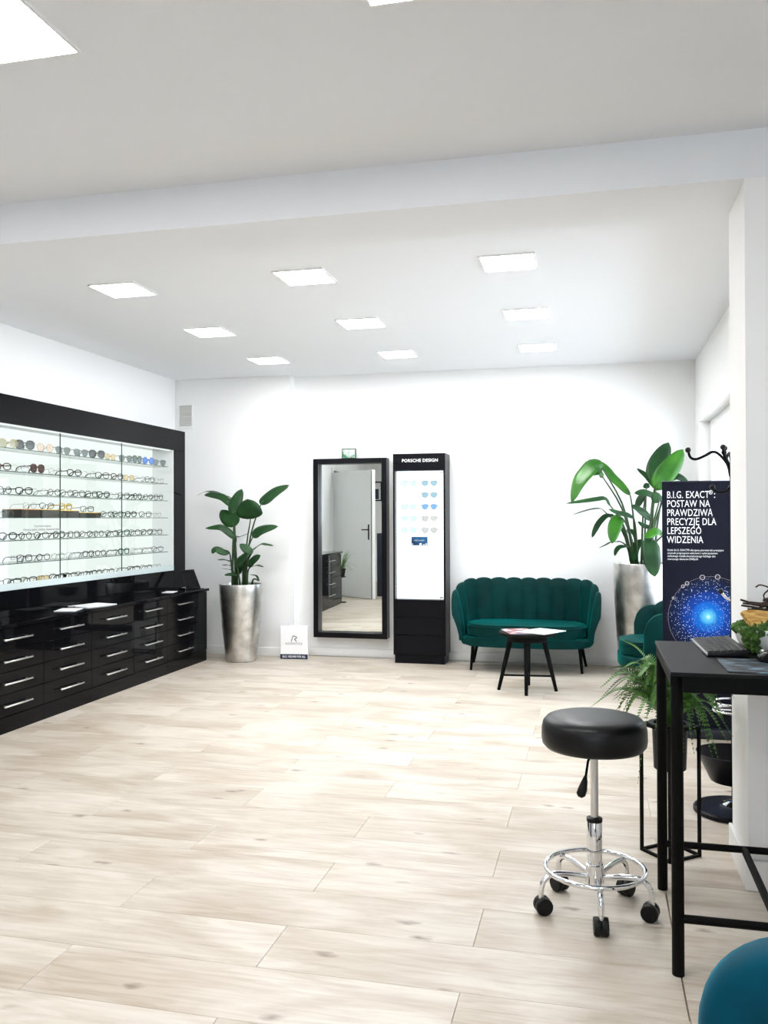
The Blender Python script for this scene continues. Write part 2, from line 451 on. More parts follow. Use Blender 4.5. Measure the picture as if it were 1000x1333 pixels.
struct(boxobj('trim_1', WL, FR_X, PY0, PY1, 2.59, CEIL, MT['ceiling']))     # the beam across the room
# dark corridor behind the open door
struct(boxobj('wall_corridor', WL-0.75, WL-0.65, -0.1, 1.9, 0, CEIL, MT['wall']))
struct(boxobj('wall_corridor_near', WL-0.65, WL-0.15, -0.1, 0.1, 0, CEIL, MT['wall']))
struct(boxobj('wall_corridor_far', WL-0.65, WL-0.15, 1.7, 1.9, 0, CEIL, MT['wall']))
struct(boxobj('ceiling_corridor', WL-0.75, WL-0.15, -0.1, 1.9, CEIL, CEIL+0.1, MT['ceiling']))
struct(boxobj('floor_corridor', WL-0.75, WL-0.15, -0.1, 1.9, -0.1, 0.0, MT['subfloor']))

# baseboards
def skirting(name, x0, x1, y0, y1, h=0.085):
    return struct(boxobj(name, x0, x1, y0, y1, 0.0, h, MT['trim'], bev=0.004, seg=2))
skirting('baseboard_back', STEP_X+0.014, WR-0.014, BACK-0.014, BACK)
skirting('baseboard_back_left', WL+0.014, STEP_X+0.014, STEP_Y-0.014, STEP_Y)
skirting('baseboard_step', STEP_X, STEP_X+0.014, STEP_Y, BACK-0.014)
skirting('baseboard_right', WR-0.014, WR, PY1+0.014, BACK-0.014)
skirting('baseboard_pillar_side', PX0-0.014, PX0, PY0-0.002, PY1+0.014, 0.11)
skirting('baseboard_pillar_front', PX0-0.014, FR_X, PY0-0.014, PY0-0.002, 0.11)
skirting('baseboard_left', WL, WL+0.014, 1.5, STEP_Y-0.014)

# windows: frame members, sill and pane
def window(name, axis, plane, depth, a0, a1, z0, z1, mull, fwid=0.07):
    bm = bmesh.new()
    def bar(c0, c1, p, q):
        if axis == 'x': box(bm, plane, plane+depth, c0, c1, p, q, 0.004)
        else: box(bm, c0, c1, plane, plane+depth, p, q, 0.004)
    bar(a0, a1, z0, z0+fwid); bar(a0, a1, z1-fwid, z1)
    bar(a0, a0+fwid, z0+fwid, z1-fwid); bar(a1-fwid, a1, z0+fwid, z1-fwid)
    for mm in mull: bar(mm-fwid/2, mm+fwid/2, z0+fwid, z1-fwid)
    root = struct(finish(name, bm, MT['white'], None, 40))
    edges = [a0+fwid] + [v for mm in mull for v in (mm-fwid/2, mm+fwid/2)] + [a1-fwid]
    for i in range(0, len(edges), 2):
        c = plane+depth*0.45
        if axis == 'x': boxobj('pane', c, c+0.006, edges[i]+0.001, edges[i+1]-0.001, z0+fwid+0.001, z1-fwid-0.001, MT['window_glass'], root)
        else: boxobj('pane', edges[i]+0.001, edges[i+1]-0.001, c, c+0.006, z0+fwid+0.001, z1-fwid-0.001, MT['window_glass'], root)
    return root
window('window_1', 'x', WR+0.09, 0.07, 4.45, 8.03, 0.55, 2.19, [5.6, 6.85])
boxobj('window_sill', WR-0.03, WR+0.09, 4.43, 8.05, 0.52, 0.55, MT['white'], bpy.data.objects['window_1'], bev=0.005)
window('window_added', 'y', REAR-0.17, 0.07, -0.9, 0.9, 1.0, 2.4, [0.0])  # unseen rear window, added to let daylight in from behind the camera

# door seen in the mirror: white leaf standing open into the room
dr = struct(bpy.data.objects.new('door_1', None)); COL.objects.link(dr)
hx, hy, ex, ey = -4.125, 1.45, -3.27, 2.22
dl = math.hypot(ex-hx, ey-hy); da = math.atan2(ey-hy, ex-hx)
dr.location = (hx, hy, 0); dr.rotation_euler = (0, 0, da)
boxobj('door_leaf', 0, dl, -0.07, 0.0, 0.008, 2.18, MT['door_white'], dr, bev=0.003)
boxobj('door_edge_strip', dl-0.016, dl-0.003, 0.0, 0.006, 0.01, 2.17, MT['rubber'], dr)  # thin black strip along the free edge of the leaf
for s in (1, -1):
    y_ = 0.0 if s > 0 else -0.07
    bm = bmesh.new(); box(bm, dl-0.11, dl-0.075, min(y_, y_+s*0.008), max(y_, y_+s*0.008), 1.0, 1.26, 0.003)
    hp = finish('handle_plate', bm, MT['matte_black'], dr, 40)
    bm = bmesh.new(); tube(bm, [(dl-0.092, y_, 1.17), (dl-0.092, y_+s*0.05, 1.17), (dl-0.12, y_+s*0.056, 1.17), (dl-0.22, y_+s*0.056, 1.17)], 0.009, 8)
    finish('door_handle', bm, MT['matte_black'], hp, 40)
struct(boxobj('trim_2', WL-0.16, WL+0.02, 1.36, 1.44, 0, 2.28, MT['trim'], bev=0.004))
struct(boxobj('trim_3', WL-0.16, WL+0.02, 0.34, 0.42, 0, 2.28, MT['trim'], bev=0.004))
struct(boxobj('trim_4', WL-0.16, WL+0.02, 0.42, 1.36, 2.22, 2.28, MT['trim'], bev=0.004))

# ---------------------------------------------------------------- ceiling light panels
def light_panel(x, y, label):
    t = thing('ceiling_light', label, 'light', (x, y, CEIL), 0, 'square ceiling light panels')
    bm = bmesh.new(); s, i = 0.152, 0.142
    for a in ((-s, s, -s, -i), (-s, s, i, s), (-s, -i, -i, i), (i, s, -i, i)): box(bm, a[0], a[1], a[2], a[3], -0.008, 0)
    finish('frame', bm, MT['white'], t)
    boxobj('diffuser', -i, i, -i, i, -0.005, -0.001, MT['panel_light'], t)
XS, YS = (-2.82, -1.64, -0.456), (4.857, 6.11, 7.335)
names = [['square ceiling panel light above the showcase, nearest the beam', 'square ceiling panel light nearest the beam, in the middle column', 'square ceiling panel light nearest the beam, in the sofa column'],
         ['ceiling panel light above the showcase, second from the beam', 'central ceiling panel light of the nine beyond the beam', 'ceiling panel light in the sofa column, second from the beam'],
         ['ceiling panel light above the planter beside the showcase, nearest the wall', 'ceiling panel light nearest the back wall, in front of the mirror', 'ceiling panel light nearest the back wall, above the teal sofa']]
for j, y in enumerate(YS):
    for i, x in enumerate(XS): light_panel(x, y, names[j][i])
light_panel(-1.655, 2.2, 'largest ceiling panel light, near side of the beam on the showcase side')
light_panel(-0.45, 2.18, 'ceiling panel light near side of the beam, only its far edge showing')
light_panel(-2.82, 2.2, 'ceiling panel light on the near side of the beam by the showcase wall')
light_panel(0.75, 0.3, 'ceiling panel light added out of view above the near velvet chair')  # added panel that brightens the front face of the pillar
light_panel(-1.655, 0.2, 'ceiling panel light near the added rear window, middle of the room')

# ---------------------------------------------------------------- wall vent
t = thing('air_vent', 'pale grey slatted air vent high on the wall beside the showcase', 'vent', (-4.035, STEP_Y, 2.40))
bm = bmesh.new()
for a in ((-0.085, 0.085, -0.125, -0.105), (-0.085, 0.085, 0.105, 0.125), (-0.085, -0.068, -0.105, 0.105), (0.068, 0.085, -0.105, 0.105)): box(bm, a[0], a[1], -0.012, 0, a[2], a[3], 0.002)
finish('frame', bm, MT['white'], t)
boxobj('backing', -0.068, 0.068, -0.003, 0, -0.105, 0.105, MT['vent_grey'], t)
slat = None
for k in range(9):
    if slat is None:
        bm = bmesh.new(); box(bm, -0.068, 0.068, -0.011, -0.003, -0.006, 0.006, 0.001); slat = finish('slat', bm, MT['vent_grey'], t); s = slat
    else: s = slat.copy(); COL.objects.link(s); s.parent = t
    s.location = (0, 0, -0.092+k*0.023); s.rotation_euler = (0.5, 0, 0)

# ---------------------------------------------------------------- lit showcase on the left wall
SX = -3.90
sh = thing('glasses_showcase', 'gloss black wall showcase with lit white back and glass shelves of spectacles', 'showcase', (WL, 6.3, 0.69))
def SB(name, x0, x1, y0, y1, z0, z1, m, bev=0.0, parent=None):
    return boxobj(name, x0-WL, x1-WL, y0-6.3, y1-6.3, z0-0.69, z1-0.69, m, parent or sh, bev)
SB('header', WL, SX, 4.60, 7.875, 2.012, 2.21, MT['gloss_black'], 0.002)
SB('side_post', WL, SX, 7.635, 7.875, 0.69, 2.012, MT['gloss_black'], 0.002)
SB('side_post', WL, SX, 4.60, 4.93, 0.69, 2.012, MT['gloss_black'], 0.002)
SB('lower_panel', WL, SX, 4.93, 7.635, 0.69, 0.868, MT['gloss_black'], 0.002)
SB('back_panel', WL+0.005, WL+0.03, 4.93, 7.635, 0.89, 2.012, MT['display_light'])
SB('ledge', WL+0.01, SX-0.012, 4.93, 7.635, 0.868, 0.89, MT['grey_ledge'])
SB('ledge_lip', SX-0.011, SX+0.002, 4.932, 7.633, 0.8685, 0.915, MT['grey_ledge'], 0.001)
SB('inner_side', WL+0.031, SX-0.002, 7.628, 7.635, 0.89, 2.012, MT['white'])
SB('inner_side', WL+0.031, SX-0.002, 4.93, 4.937, 0.89, 2.012, MT['white'])
SB('lamp_strip', SX-0.05, SX-0.02, 4.95, 7.61, 2.004, 2.012, MT['display_light'])
SHELF_Z = [1.851, 1.69, 1.53, 1.37, 1.21, 1.05]
def glass_sheet(name, x0, x1, y0, y1, z0, z1, edge_axes, m, parent):
    bm = bmesh.new(); box(bm, x0, x1, y0, y1, z0, z1)
    bm.normal_update()
    for f in bm.faces:
        n = f.normal
        if any(abs(n[a]) > 0.9 for a in edge_axes): f.material_index = 1
    return finish(name, bm, [m, MT['glass_edge']], parent)
for z in SHELF_Z:
    glass_sheet('glass_shelf', 0.031, SX-0.02-WL, 4.945-6.3, 7.56-6.3, z-0.0055-0.69, z-0.69, (0, 1), MT['glass'], sh)
for k, (a, b) in enumerate(((4.94, 5.817), (5.823, 6.697), (6.703, 7.63))):
    glass_sheet('glass_door', SX-0.008-WL, SX-0.002-WL, a-6.3, b-6.3, 0.916-0.69, 2.003-0.69, (1,), MT['door_glass'], sh)
bm = bmesh.new(); lathe(bm, [(0.012, 0), (0.012, 0.012), (0.008, 0.014)], 12)
lk = finish('door_lock', bm, MT['matte_black'], sh, 40, (SX-0.002-WL, 5.87-6.3, 0.93-0.69), (0, PI/2, 0))
# little print lines on the glass
text('lettering', 'To jest wyrób medyczny.\nUżywaj go zgodnie z instrukcją używania lub etykietą.', 0.025, MT['ink_grey'], sh, (SX-0.009-WL+0.008, 5.60-6.3, 1.30-0.69), (PI/2, 0, PI/2), 0.8, 'CENTER')
text('lettering', 'ESCADA', 0.045, MT['ink_grey'], sh, (SX-0.009-WL+0.008, 5.24-6.3, 1.075-0.69), (PI/2, 0, PI/2), 1.0, 'LEFT', space=1.25)

# ---------------------------------------------------------------- drawer cabinets and worktop
UN = [(4.62, 5.223), (5.223, 5.806), (5.806, 6.415), (6.415, 6.985), (6.985, 7.785)]
UL = ['four-drawer black cabinet at the near end of the showcase counter',
      'four-drawer black cabinet just below the white leaflets',
      'four-drawer black cabinet in the middle of the counter row',
      'four-drawer black cabinet whose fronts reflect the white poster',
      'four-drawer black cabinet at the far end, beside the silver planter']
FX = -3.63
def drawer_cabinet(y0, y1, label, zb, tops, front, hlen=0.285, filler=0.0, group='drawer cabinets below the showcase'):
    t = thing('drawer_cabinet', label, 'cabinet', (front, (y0+y1)/2, 0), 0, group)
    h = (y1-y0)/2; ztop = tops[-1]
    boxobj('carcass', WL+0.01-front, -0.022, -h+0.001, h-0.001, zb, ztop+0.003, MT['carcass'], t)
    boxobj('plinth', WL+0.05-front, -0.004, -h+0.001, h-0.001, 0, zb, MT['gloss_black'], t)
    d1 = h-0.002-filler
    if filler: boxobj('filler_panel', -0.022, 0, d1+0.003, h-0.001, zb+0.004, ztop, MT['gloss_black'], t, bev=0.0012)
    for a, b in zip(tops[:-1], tops[1:]):
        d = boxobj('drawer', -0.022, 0, -h+0.002, d1, a+0.002, b-0.002, MT['gloss_black'], t, bev=0.0012)
        c, zc = (-h+0.002+d1)/2, (a+b)/2
        bm = bmesh.new()
        box(bm, 0.026, 0.036, c-hlen/2, c+hlen/2, zc-0.005, zc+0.005, 0.002)
        for s in (-1, 1): box(bm, 0, 0.027, c+s*hlen*0.38-0.004, c+s*hlen*0.38+0.004, zc-0.004, zc+0.004)
        finish('handle', bm, MT['steel'], d, 40)
    return t
TOPS = [0.105, 0.245, 0.385, 0.525, 0.662]
for k, (a, b) in enumerate(UN): drawer_cabinet(a, b, UL[k], 0.10, TOPS, FX, filler=0.185 if k == 4 else 0.0)
o = boxobj('worktop', WL+0.003, -3.612, 4.60, 7.80, 0.666, 0.69, MT['gloss_black'], None, bev=0.002)
tag(o, 'continuous gloss black worktop over the row of drawer cabinets', 'worktop')
# taller drawer cabinet nearer the camera, seen only in the mirror
drawer_cabinet(2.97, 4.35, 'taller black drawer cabinet seen in the mirror, beside the spiky plant', 0.10, [0.105, 0.28, 0.455, 0.63, 0.805], -3.63, 0.34, 0.0, 'drawer cabinets seen in the mirror')
o = boxobj('cabinet_top', WL+0.003, -3.61, 2.95, 4.37, 0.811, 0.835, MT['gloss_black'], None, bev=0.002)
tag(o, 'black top board on the taller cabinet seen in the mirror', 'worktop')
o = boxobj('navy_counter', -3.30, -2.2, 1.1, 1.62, 0.0, 1.1, MT['navy'], None, bev=0.004)
tag(o, 'dark navy counter behind the open door, seen in the mirror', 'counter')
t = thing('wall_picture', 'small black framed picture on the rear wall, seen in the mirror', 'picture', (-3.99, REAR, 1.95))
bm = bmesh.new()
for a in ((-0.13, 0.13, -0.21, -0.185), (-0.13, 0.13, 0.185, 0.21), (-0.13, -0.105, -0.185, 0.185), (0.105, 0.13, -0.185, 0.185)): box(bm, a[0], a[1], 0, 0.025, a[2], a[3])
finish('frame', bm, MT['matte_black'], t)
boxobj('mount', -0.105, 0.105, 0.0, 0.008, -0.185, 0.185, MT['paper'], t)
boxobj('print', -0.06, 0.06, 0.008, 0.0095, -0.17, 0.05, MT['sign_navy'], t)
# ---------------------------------------------------------------- spectacles
def rim_pts(kind, w, h, n=20):
    out = []
    for k in range(n):
        a = 2*PI*k/n; c, s = math.cos(a), math.sin(a)
        if kind == 'round': p = (c, s)
        elif kind == 'square': p = (math.copysign(abs(c)**0.55, c), math.copysign(abs(s)**0.55, s))
        elif kind == 'aviator': p = (math.copysign(abs(c)**0.8, c)*(1.0+0.24*s), s*(0.74 if s > 0 else 1.12))
        else: p = (math.copysign(abs(c)**0.75, c)*(1+0.08*s), math.copysign(abs(s)**0.75, s))
        out.append((p[0]*w, p[1]*h))
    return out

def make_glasses(kind, frame_m, lens_m, thick, w=0.027, h=0.021, depth=0.125):
    """spectacles facing +X, width along Y, resting on z=0"""
    t = bpy.data.objects.new('glasses', None); t.empty_display_size = 0.05
    thick *= 1.3
    hz = h*1.12+thick
    bm = bmesh.new()
    off = w+0.0105
    for s in (-1, 1):
        pts = [(0, s*off+a*s, hz+b) for a, b in rim_pts(kind, w, h)]
        tube(bm, pts, thick, 6, closed=True)
    tube(bm, [(0, -0.0125, hz+0.3*h), (0.003, 0, hz+0.45*h), (0, 0.0125, hz+0.3*h)], thick, 6)
    for s in (-1, 1):
        tube(bm, [(0, s*(off+w), hz+0.5*h), (-0.004, s*(off+w+0.006), hz+0.5*h)], thick*1.2, 6)
    obs = [finish('frame', bm, frame_m, t, 50)]
    for s in (-1, 1):
        bm = bmesh.new()
        pts = [(0.0, s*off+a*s*0.97, hz+b*0.97) for a, b in rim_pts(kind, w, h)]
        c = bm.verts.new((0.002, s*off, hz)); v = [bm.verts.new(p) for p in pts]
        for k in range(len(v)): bm.faces.new((v[k], v[(k+1) % len(v)], c))
        obs.append(finish('lens', bm, lens_m, t, 60))
    for s in (-1, 1):
        y = s*(off+w+0.006); z0 = hz+0.5*h
        bm = bmesh.new()
        tube(bm, [(-0.004, y, z0), (-depth*0.7, y-s*0.004, z0-0.002), (-depth*0.88, y-s*0.006, z0-0.012), (-depth, y-s*0.008, 0.003)], [thick, thick*0.9, thick*1.1, thick*1.2], 6)
        obs.append(finish('temple', bm, frame_m, t, 50))
    return t

def lens_mat(name, col, alpha):
    m = bpy.data.materials.new(name); m.use_nodes = True
    nt = m.node_tree; N = nt.nodes; L = nt.links
    b = N['Principled BSDF']; b.inputs['Base Color'].default_value = (*col, 1); b.inputs['Roughness'].default_value = 0.06
    t = N.new('ShaderNodeBsdfTransparent'); t.inputs[0].default_value = (*[min(1, c*1.3+0.25) for c in col], 1)
    x = N.new('ShaderNodeMixShader'); x.inputs[0].default_value = alpha
    L.new(t.outputs[0], x.inputs[1]); L.new(b.outputs[0], x.inputs[2]); L.new(x.outputs[0], N['Material Output'].inputs[0])
    return m
LENS = {'clear': glass('clear_lens', (0.97, 0.98, 0.97), 1.35, 0.6), 'dark': lens_mat('dark_lens', (0.05, 0.06, 0.065), 0.8), 'grey': lens_mat('grey_lens', (0.12, 0.16, 0.15), 0.65),
        'pink': lens_mat('pink_lens', (0.75, 0.5, 0.42), 0.4), 'gold': lens_mat('gold_lens', (0.35, 0.33, 0.22), 0.6), 'blue': lens_mat('blue_lens', (0.06, 0.2, 0.6), 0.7),
        'green': lens_mat('green_lens', (0.08, 0.16, 0.13), 0.7), 'brown': lens_mat('brown_lens', (0.07, 0.04, 0.035), 0.85), 'tan': lens_mat('tan_lens', (0.55, 0.42, 0.22), 0.45),
        'sky': lens_mat('pale_blue_lens', (0.30, 0.42, 0.58), 0.6), 'slate': lens_mat('slate_lens', (0.14, 0.26, 0.32), 0.7), 'smoke': lens_mat('smoke_lens', (0.30, 0.29, 0.27), 0.65)}
def fm(name, col, metal=0.0):
    m = mat(name, col, 0.25, metal); bump(m, 60, 0.02, 0.0005); return m
FR = {'black': fm('black_acetate', (0.008, 0.008, 0.01)), 'brown': fm('brown_acetate', (0.07, 0.02, 0.012)), 'gold': fm('gold_wire', (0.6, 0.45, 0.2), 1.0), 'green': fm('dark_green_acetate', (0.01, 0.09, 0.06)),
      'thin': fm('grey_wire', (0.22, 0.22, 0.22), 0.6), 'blue': fm('blue_acetate', (0.03, 0.12, 0.5)), 'grey': fm('grey_acetate', (0.10, 0.12, 0.12)), 'amber': fm('amber_acetate', (0.5, 0.35, 0.03))}
KIND = {'gold': ('round', 'gold', 'gold', 0.0012, 'gold-rimmed round sunglasses'), 'dark': ('cat', 'black', 'dark', 0.0028, 'dark oversized sunglasses'),
        'pink': ('round', 'gold', 'pink', 0.0010, 'pale pink round sunglasses'), 'grey': ('aviator', 'grey', 'grey', 0.0018, 'grey-green sunglasses'),
        'tan': ('square', 'gold', 'tan', 0.0016, 'tan-tinted square glasses'), 'blue': ('round', 'blue', 'blue', 0.0024, 'blue-lensed sunglasses'),
        'green': ('square', 'black', 'green', 0.0024, 'dark green-tinted sunglasses'), 'br': ('cat', 'brown', 'clear', 0.0026, 'brown clear-lensed glasses'),
        'bs': ('cat', 'brown', 'brown', 0.0030, 'dark brown sunglasses'), 'thin': ('round', 'thin', 'clear', 0.0009, 'thin wire-rimmed glasses'),
        'bk': ('square', 'black', 'clear', 0.0021, 'black clear-lensed glasses'), 'bk2': ('round', 'black', 'clear', 0.0019, 'round black clear-lensed glasses'),
        'bk3': ('cat', 'black', 'clear', 0.0028, 'thick black clear-lensed glasses'),
        'gn': ('square', 'green', 'clear', 0.0028, 'dark green-framed glasses'), 'yb': ('square', 'amber', 'clear', 0.0036, 'chunky black and amber glasses')}
PROTO = {}
ORD = ['first', 'second', 'third', 'fourth', 'fifth', 'sixth', 'seventh', 'eighth', 'ninth', 'tenth', 'eleventh', 'twelfth', 'thirteenth', 'fourteenth']
def place_glasses(kind, loc, rz, label, group, scale=1.0):
    if kind not in PROTO:
        k, f, l, th, _ = KIND[kind]
        big = kind in ('dark', 'gold', 'pink', 'grey', 'green', 'bs', 'blue')
        t = make_glasses(k, FR[f], LENS[l], th, 0.029 if big else 0.027, 0.027 if big else 0.021)
        COL.objects.link(t); PROTO[kind] = t
    else: t = copy_tree(PROTO[kind])
    t.location = loc; t.rotation_euler = (0, 0, rz); t.scale = (scale,)*3
    return tag(t, label, 'glasses', group)
ROWS = {
1: [(5.29,'gold'),(5.47,'dark'),(5.71,'pink'),(5.94,'grey'),(6.18,'grey'),(6.41,'dark'),(6.61,'tan'),(6.86,'grey'),(7.05,'green'),(7.25,'blue'),(7.45,'grey')],
2: [(5.22,'br'),(5.42,'thin'),(5.62,'bs'),(5.84,'thin'),(6.08,'bk3'),(6.285,'thin'),(6.49,'bk'),(6.71,'bk3'),(6.91,'tan'),(7.09,'thin'),(7.27,'bk'),(7.46,'thin')],
3: [(5.25,'bk2'),(5.46,'bk3'),(5.63,'thin'),(5.82,'bk2'),(5.985,'bk2'),(6.15,'bk'),(6.32,'bk'),(6.49,'bk3'),(6.66,'thin'),(6.82,'bk'),(7.05,'bk3'),(7.25,'bk2'),(7.45,'bk')],
4: [(5.28,'thin'),(6.55,'bk2'),(6.73,'bk'),(6.95,'bk3'),(7.20,'bk'),(7.42,'thin')],
5: [(5.29,'bk3'),(5.48,'bk2'),(5.67,'bk2'),(5.88,'bk3'),(6.07,'bk'),(6.25,'bk2'),(6.43,'bk2'),(6.62,'bk2'),(6.82,'gn'),(7.01,'bk'),(7.22,'bk3'),(7.42,'bk')],
6: [(5.47,'bk'),(5.68,'bk2'),(5.87,'thin'),(6.07,'thin'),(6.27,'bk'),(6.45,'bk2'),(6.64,'thin'),(6.83,'gn'),(7.04,'thin'),(7.23,'thin'),(7.42,'bk2')],
7: [(5.34,'bk'),(5.52,'bk'),(5.69,'tan'),(5.86,'bk3'),(6.03,'bk'),(6.195,'bk2'),(6.395,'bk'),(6.575,'bk2'),(6.77,'thin'),(6.99,'bk'),(7.20,'bk2'),(7.42,'thin')]}
SNAME = {1: 'top shelf', 2: 'second shelf down', 3: 'third shelf down', 4: 'fourth shelf down', 5: 'fifth shelf down', 6: 'lowest glass shelf', 7: 'showcase ledge'}
for k, row in ROWS.items():
    z = SHELF_Z[k-1]+0.0003 if k < 7 else 0.8903
    for i, (y, kd) in enumerate(row):
        lab = '%s, %s from the near end of the %s' % (KIND[kd][4], ORD[i], SNAME[k])
        x = -3.955+rnd.uniform(-0.006, 0.004)
        place_glasses(kd, (x, y, z), rnd.uniform(-0.38, 0.05), lab, 'spectacles on the showcase shelves', 1.08 if k > 1 else 1.1)
# display blocks on the fourth shelf with cards and four pairs on top
bl = [(5.40, 5.62, 0.055, 'orange'), (5.63, 5.85, 0.055, 'yellow'), (5.86, 6.11, 0.050, 'yellow'), (6.12, 6.42, 0.036, 'yellow')]
bn = ['nearest', 'second', 'third', 'lowest and farthest']
for k, (a, b, h, c) in enumerate(bl):
    t = thing('display_block', 'dark block with %s card on the fourth shelf down, %s of four' % (c, bn[k]), 'display block', (-4.0, (a+b)/2, SHELF_Z[3]+0.0003), 0, 'display blocks on the fourth shelf')
    boxobj('block', -0.09, 0.07, -(b-a)/2, (b-a)/2, 0, h, MT['brown_box'], t, bev=0.002)
    boxobj('card', -0.088, 0.068, -(b-a)/2+0.002, (b-a)/2-0.002, h, h+0.004, MT[c], t)
for y, kd, nm, h in ((5.52, 'thin', 'first', 0.055), (5.72, 'bk2', 'second', 0.055), (5.96, 'yb', 'third', 0.050), (6.25, 'bk', 'last', 0.036)):
    place_glasses(kd, (-3.95, y, SHELF_Z[3]+h+0.0048), rnd.uniform(-0.3, 0.0), '%s, %s pair standing on the dark display blocks' % (KIND[kd][4], nm), 'spectacles on the showcase shelves')

# ---------------------------------------------------------------- things on the worktop
o = boxobj('leaflet', -0.105, 0.105, -0.15, 0.15, 0.0, 0.006, MT['paper'], None, bev=0.001); o.location = (-3.765, 6.03, 0.6903); o.rotation_euler = (0, 0, -0.25)
tag(o, 'larger white leaflet lying on the black worktop below the showcase', 'leaflet')
o = boxobj('folded_leaflet', -0.075, 0.075, -0.105, 0.105, 0.0, 0.004, MT['paper'], None, bev=0.001); o.location = (-3.755, 5.70, 0.6903); o.rotation_euler = (0, 0, 0.3)
tag(o, 'smaller white leaflet on the worktop, nearer the camera than the larger one', 'leaflet')
o = boxobj('white_card', -0.05, 0.05, -0.08, 0.08, 0.0, 0.003, MT['paper'], None); o.location = (-3.77, 7.30, 0.6903); o.rotation_euler = (0, 0, 0.2)
tag(o, 'small white card on the worktop by the black picture stand', 'card')
bm = bmesh.new(); tube(bm, [(0, -0.07, 0.004), (0, 0.055, 0.004), (0, 0.07, 0.003)], [0.004, 0.004, 0.001], 8)
o = finish('pen', bm, MT['rubber'], None, 40, (-3.82, 5.87, 0.6905), (0, 0, 0.5)); tag(o, 'black pen lying between the white leaflets', 'pen')
# leaning black stand at the end of the worktop
t = thing('picture_stand', 'black framed picture leaning at the far end of the worktop', 'picture', (-3.75, 7.66, 0.6903), PI/2-0.35)
ln = math.radians(28)
pn = bpy.data.objects.new('easel_panel', None)
def leaning(name, x0, x1, z0, z1, y0, y1, m):
    bm = bmesh.new(); box(bm, x0, x1, y0, y1, z0, z1, 0.002)
    bmesh.ops.rotate(bm, verts=bm.verts[:], cent=(0, 0, 0), matrix=Matrix.Rotation(-ln, 3, 'X'))
    bmesh.ops.translate(bm, verts=bm.verts[:], vec=(0, -0.06, 0.006))
    return finish(name, bm, m, t, 40)
leaning('frame', -0.09, -0.075, 0, 0.20, 0, 0.012, MT['mirror_black']); leaning('frame', 0.075, 0.09, 0, 0.20, 0, 0.012, MT['mirror_black'])
leaning('frame', -0.075, 0.075, 0, 0.015, 0, 0.012, MT['mirror_black']); leaning('frame', -0.075, 0.075, 0.185, 0.20, 0, 0.012, MT['mirror_black'])
leaning('picture', -0.075, 0.075, 0.015, 0.185, 0.002, 0.008, MT['gloss_black'])
boxobj('base', -0.09, 0.09, -0.10, 0.06, 0, 0.006, MT['gloss_black'], t, bev=0.001)

# ---------------------------------------------------------------- wall mirror
MX, MW, MZ0, MZ1 = -2.312, 0.37, 0.196, 1.94
t = thing('wall_mirror', 'tall black framed wall mirror beside the white poster', 'mirror', (MX, BACK, MZ0))
H_ = MZ1-MZ0; fwid = 0.05; dep = 0.115
boxobj('frame', -MW, -MW+fwid, -dep, 0, 0, H_, MT['mirror_black'], t, bev=0.002)
boxobj('frame', MW-fwid, MW, -dep, 0, 0, H_, MT['mirror_black'], t, bev=0.002)
boxobj('frame', -MW+fwid, MW-fwid, -dep, 0, 0, fwid, MT['mirror_black'], t, bev=0.002)
boxobj('frame', -MW+fwid, MW-fwid, -dep, 0, H_-fwid, H_, MT['mirror_black'], t, bev=0.002)
bm = bmesh.new(); box(bm, -MW+fwid+0.003, MW-fwid-0.003, -0.004, 0.0, fwid+0.001, H_-fwid-0.001)
finish('mirror_glass', bm, MT['mirror'], t, None, (0, -0.030, 0), (0, 0, 0.03))
boxobj('backing', -MW+fwid, MW-fwid, -0.006, 0, fwid, H_-fwid, MT['carcass'], t)
t = thing('picture_card', 'small green picture card standing on top of the mirror frame', 'card', (-2.335, BACK-0.05, MZ1+0.0003))
boxobj('frame', -0.072, 0.072, 0, 0.012, 0, 0.10, MT['leaf'], t, bev=0.002)
m_ = mat('green_swirl_print', srgb(120, 180, 150), 0.4); mottle(m_, srgb(40, 120, 80), srgb(225, 240, 230), 12, 4, 0.4, 0.55)
boxobj('print', -0.063, 0.063, -0.0015, 0, 0.009, 0.091, m_, t)

# ---------------------------------------------------------------- poster on the floor
t = thing('floor_poster', 'white square poster with navy strip standing on the floor by the mirror', 'poster', (-2.83, 8.02, 0), 0.12)
boxobj('board', -0.135, 0.135, 0, 0.03, 0.0, 0.325, MT['sign_white'], t, bev=0.002)
boxobj('strip', -0.135, 0.135, -0.0015, 0, 0.001, 0.047, MT['sign_navy'], t)
text('lettering', 'B.I.G. VISION® FOR ALL', 0.030, MT['ink_white'], t, (0, -0.0018, 0.0145), sx=0.72, align='CENTER', bold=0.0006)
text('lettering', 'RODENSTOCK', 0.030, MT['ink_grey'], t, (0, -0.0006, 0.139), sx=0.78, align='CENTER', space=1.1)
bm = bmesh.new()
tube(bm, [(-0.028, -0.001, 0.168), (-0.012, -0.001, 0.218), (-0.011, -0.001, 0.2225)], 0.0032, 6, flat=1.0)
tube(bm, catmull([(-0.012, -0.001, 0.2215), (0.006, -0.001, 0.222), (0.024, -0.001, 0.213), (0.024, -0.001, 0.201), (0.004, -0.001, 0.194)], 12), 0.0032, 6)
tube(bm, [(0.004, -0.001, 0.194), (0.026, -0.001, 0.168)], 0.0032, 6)
finish('emblem', bm, MT['ink_black'], t, 50)

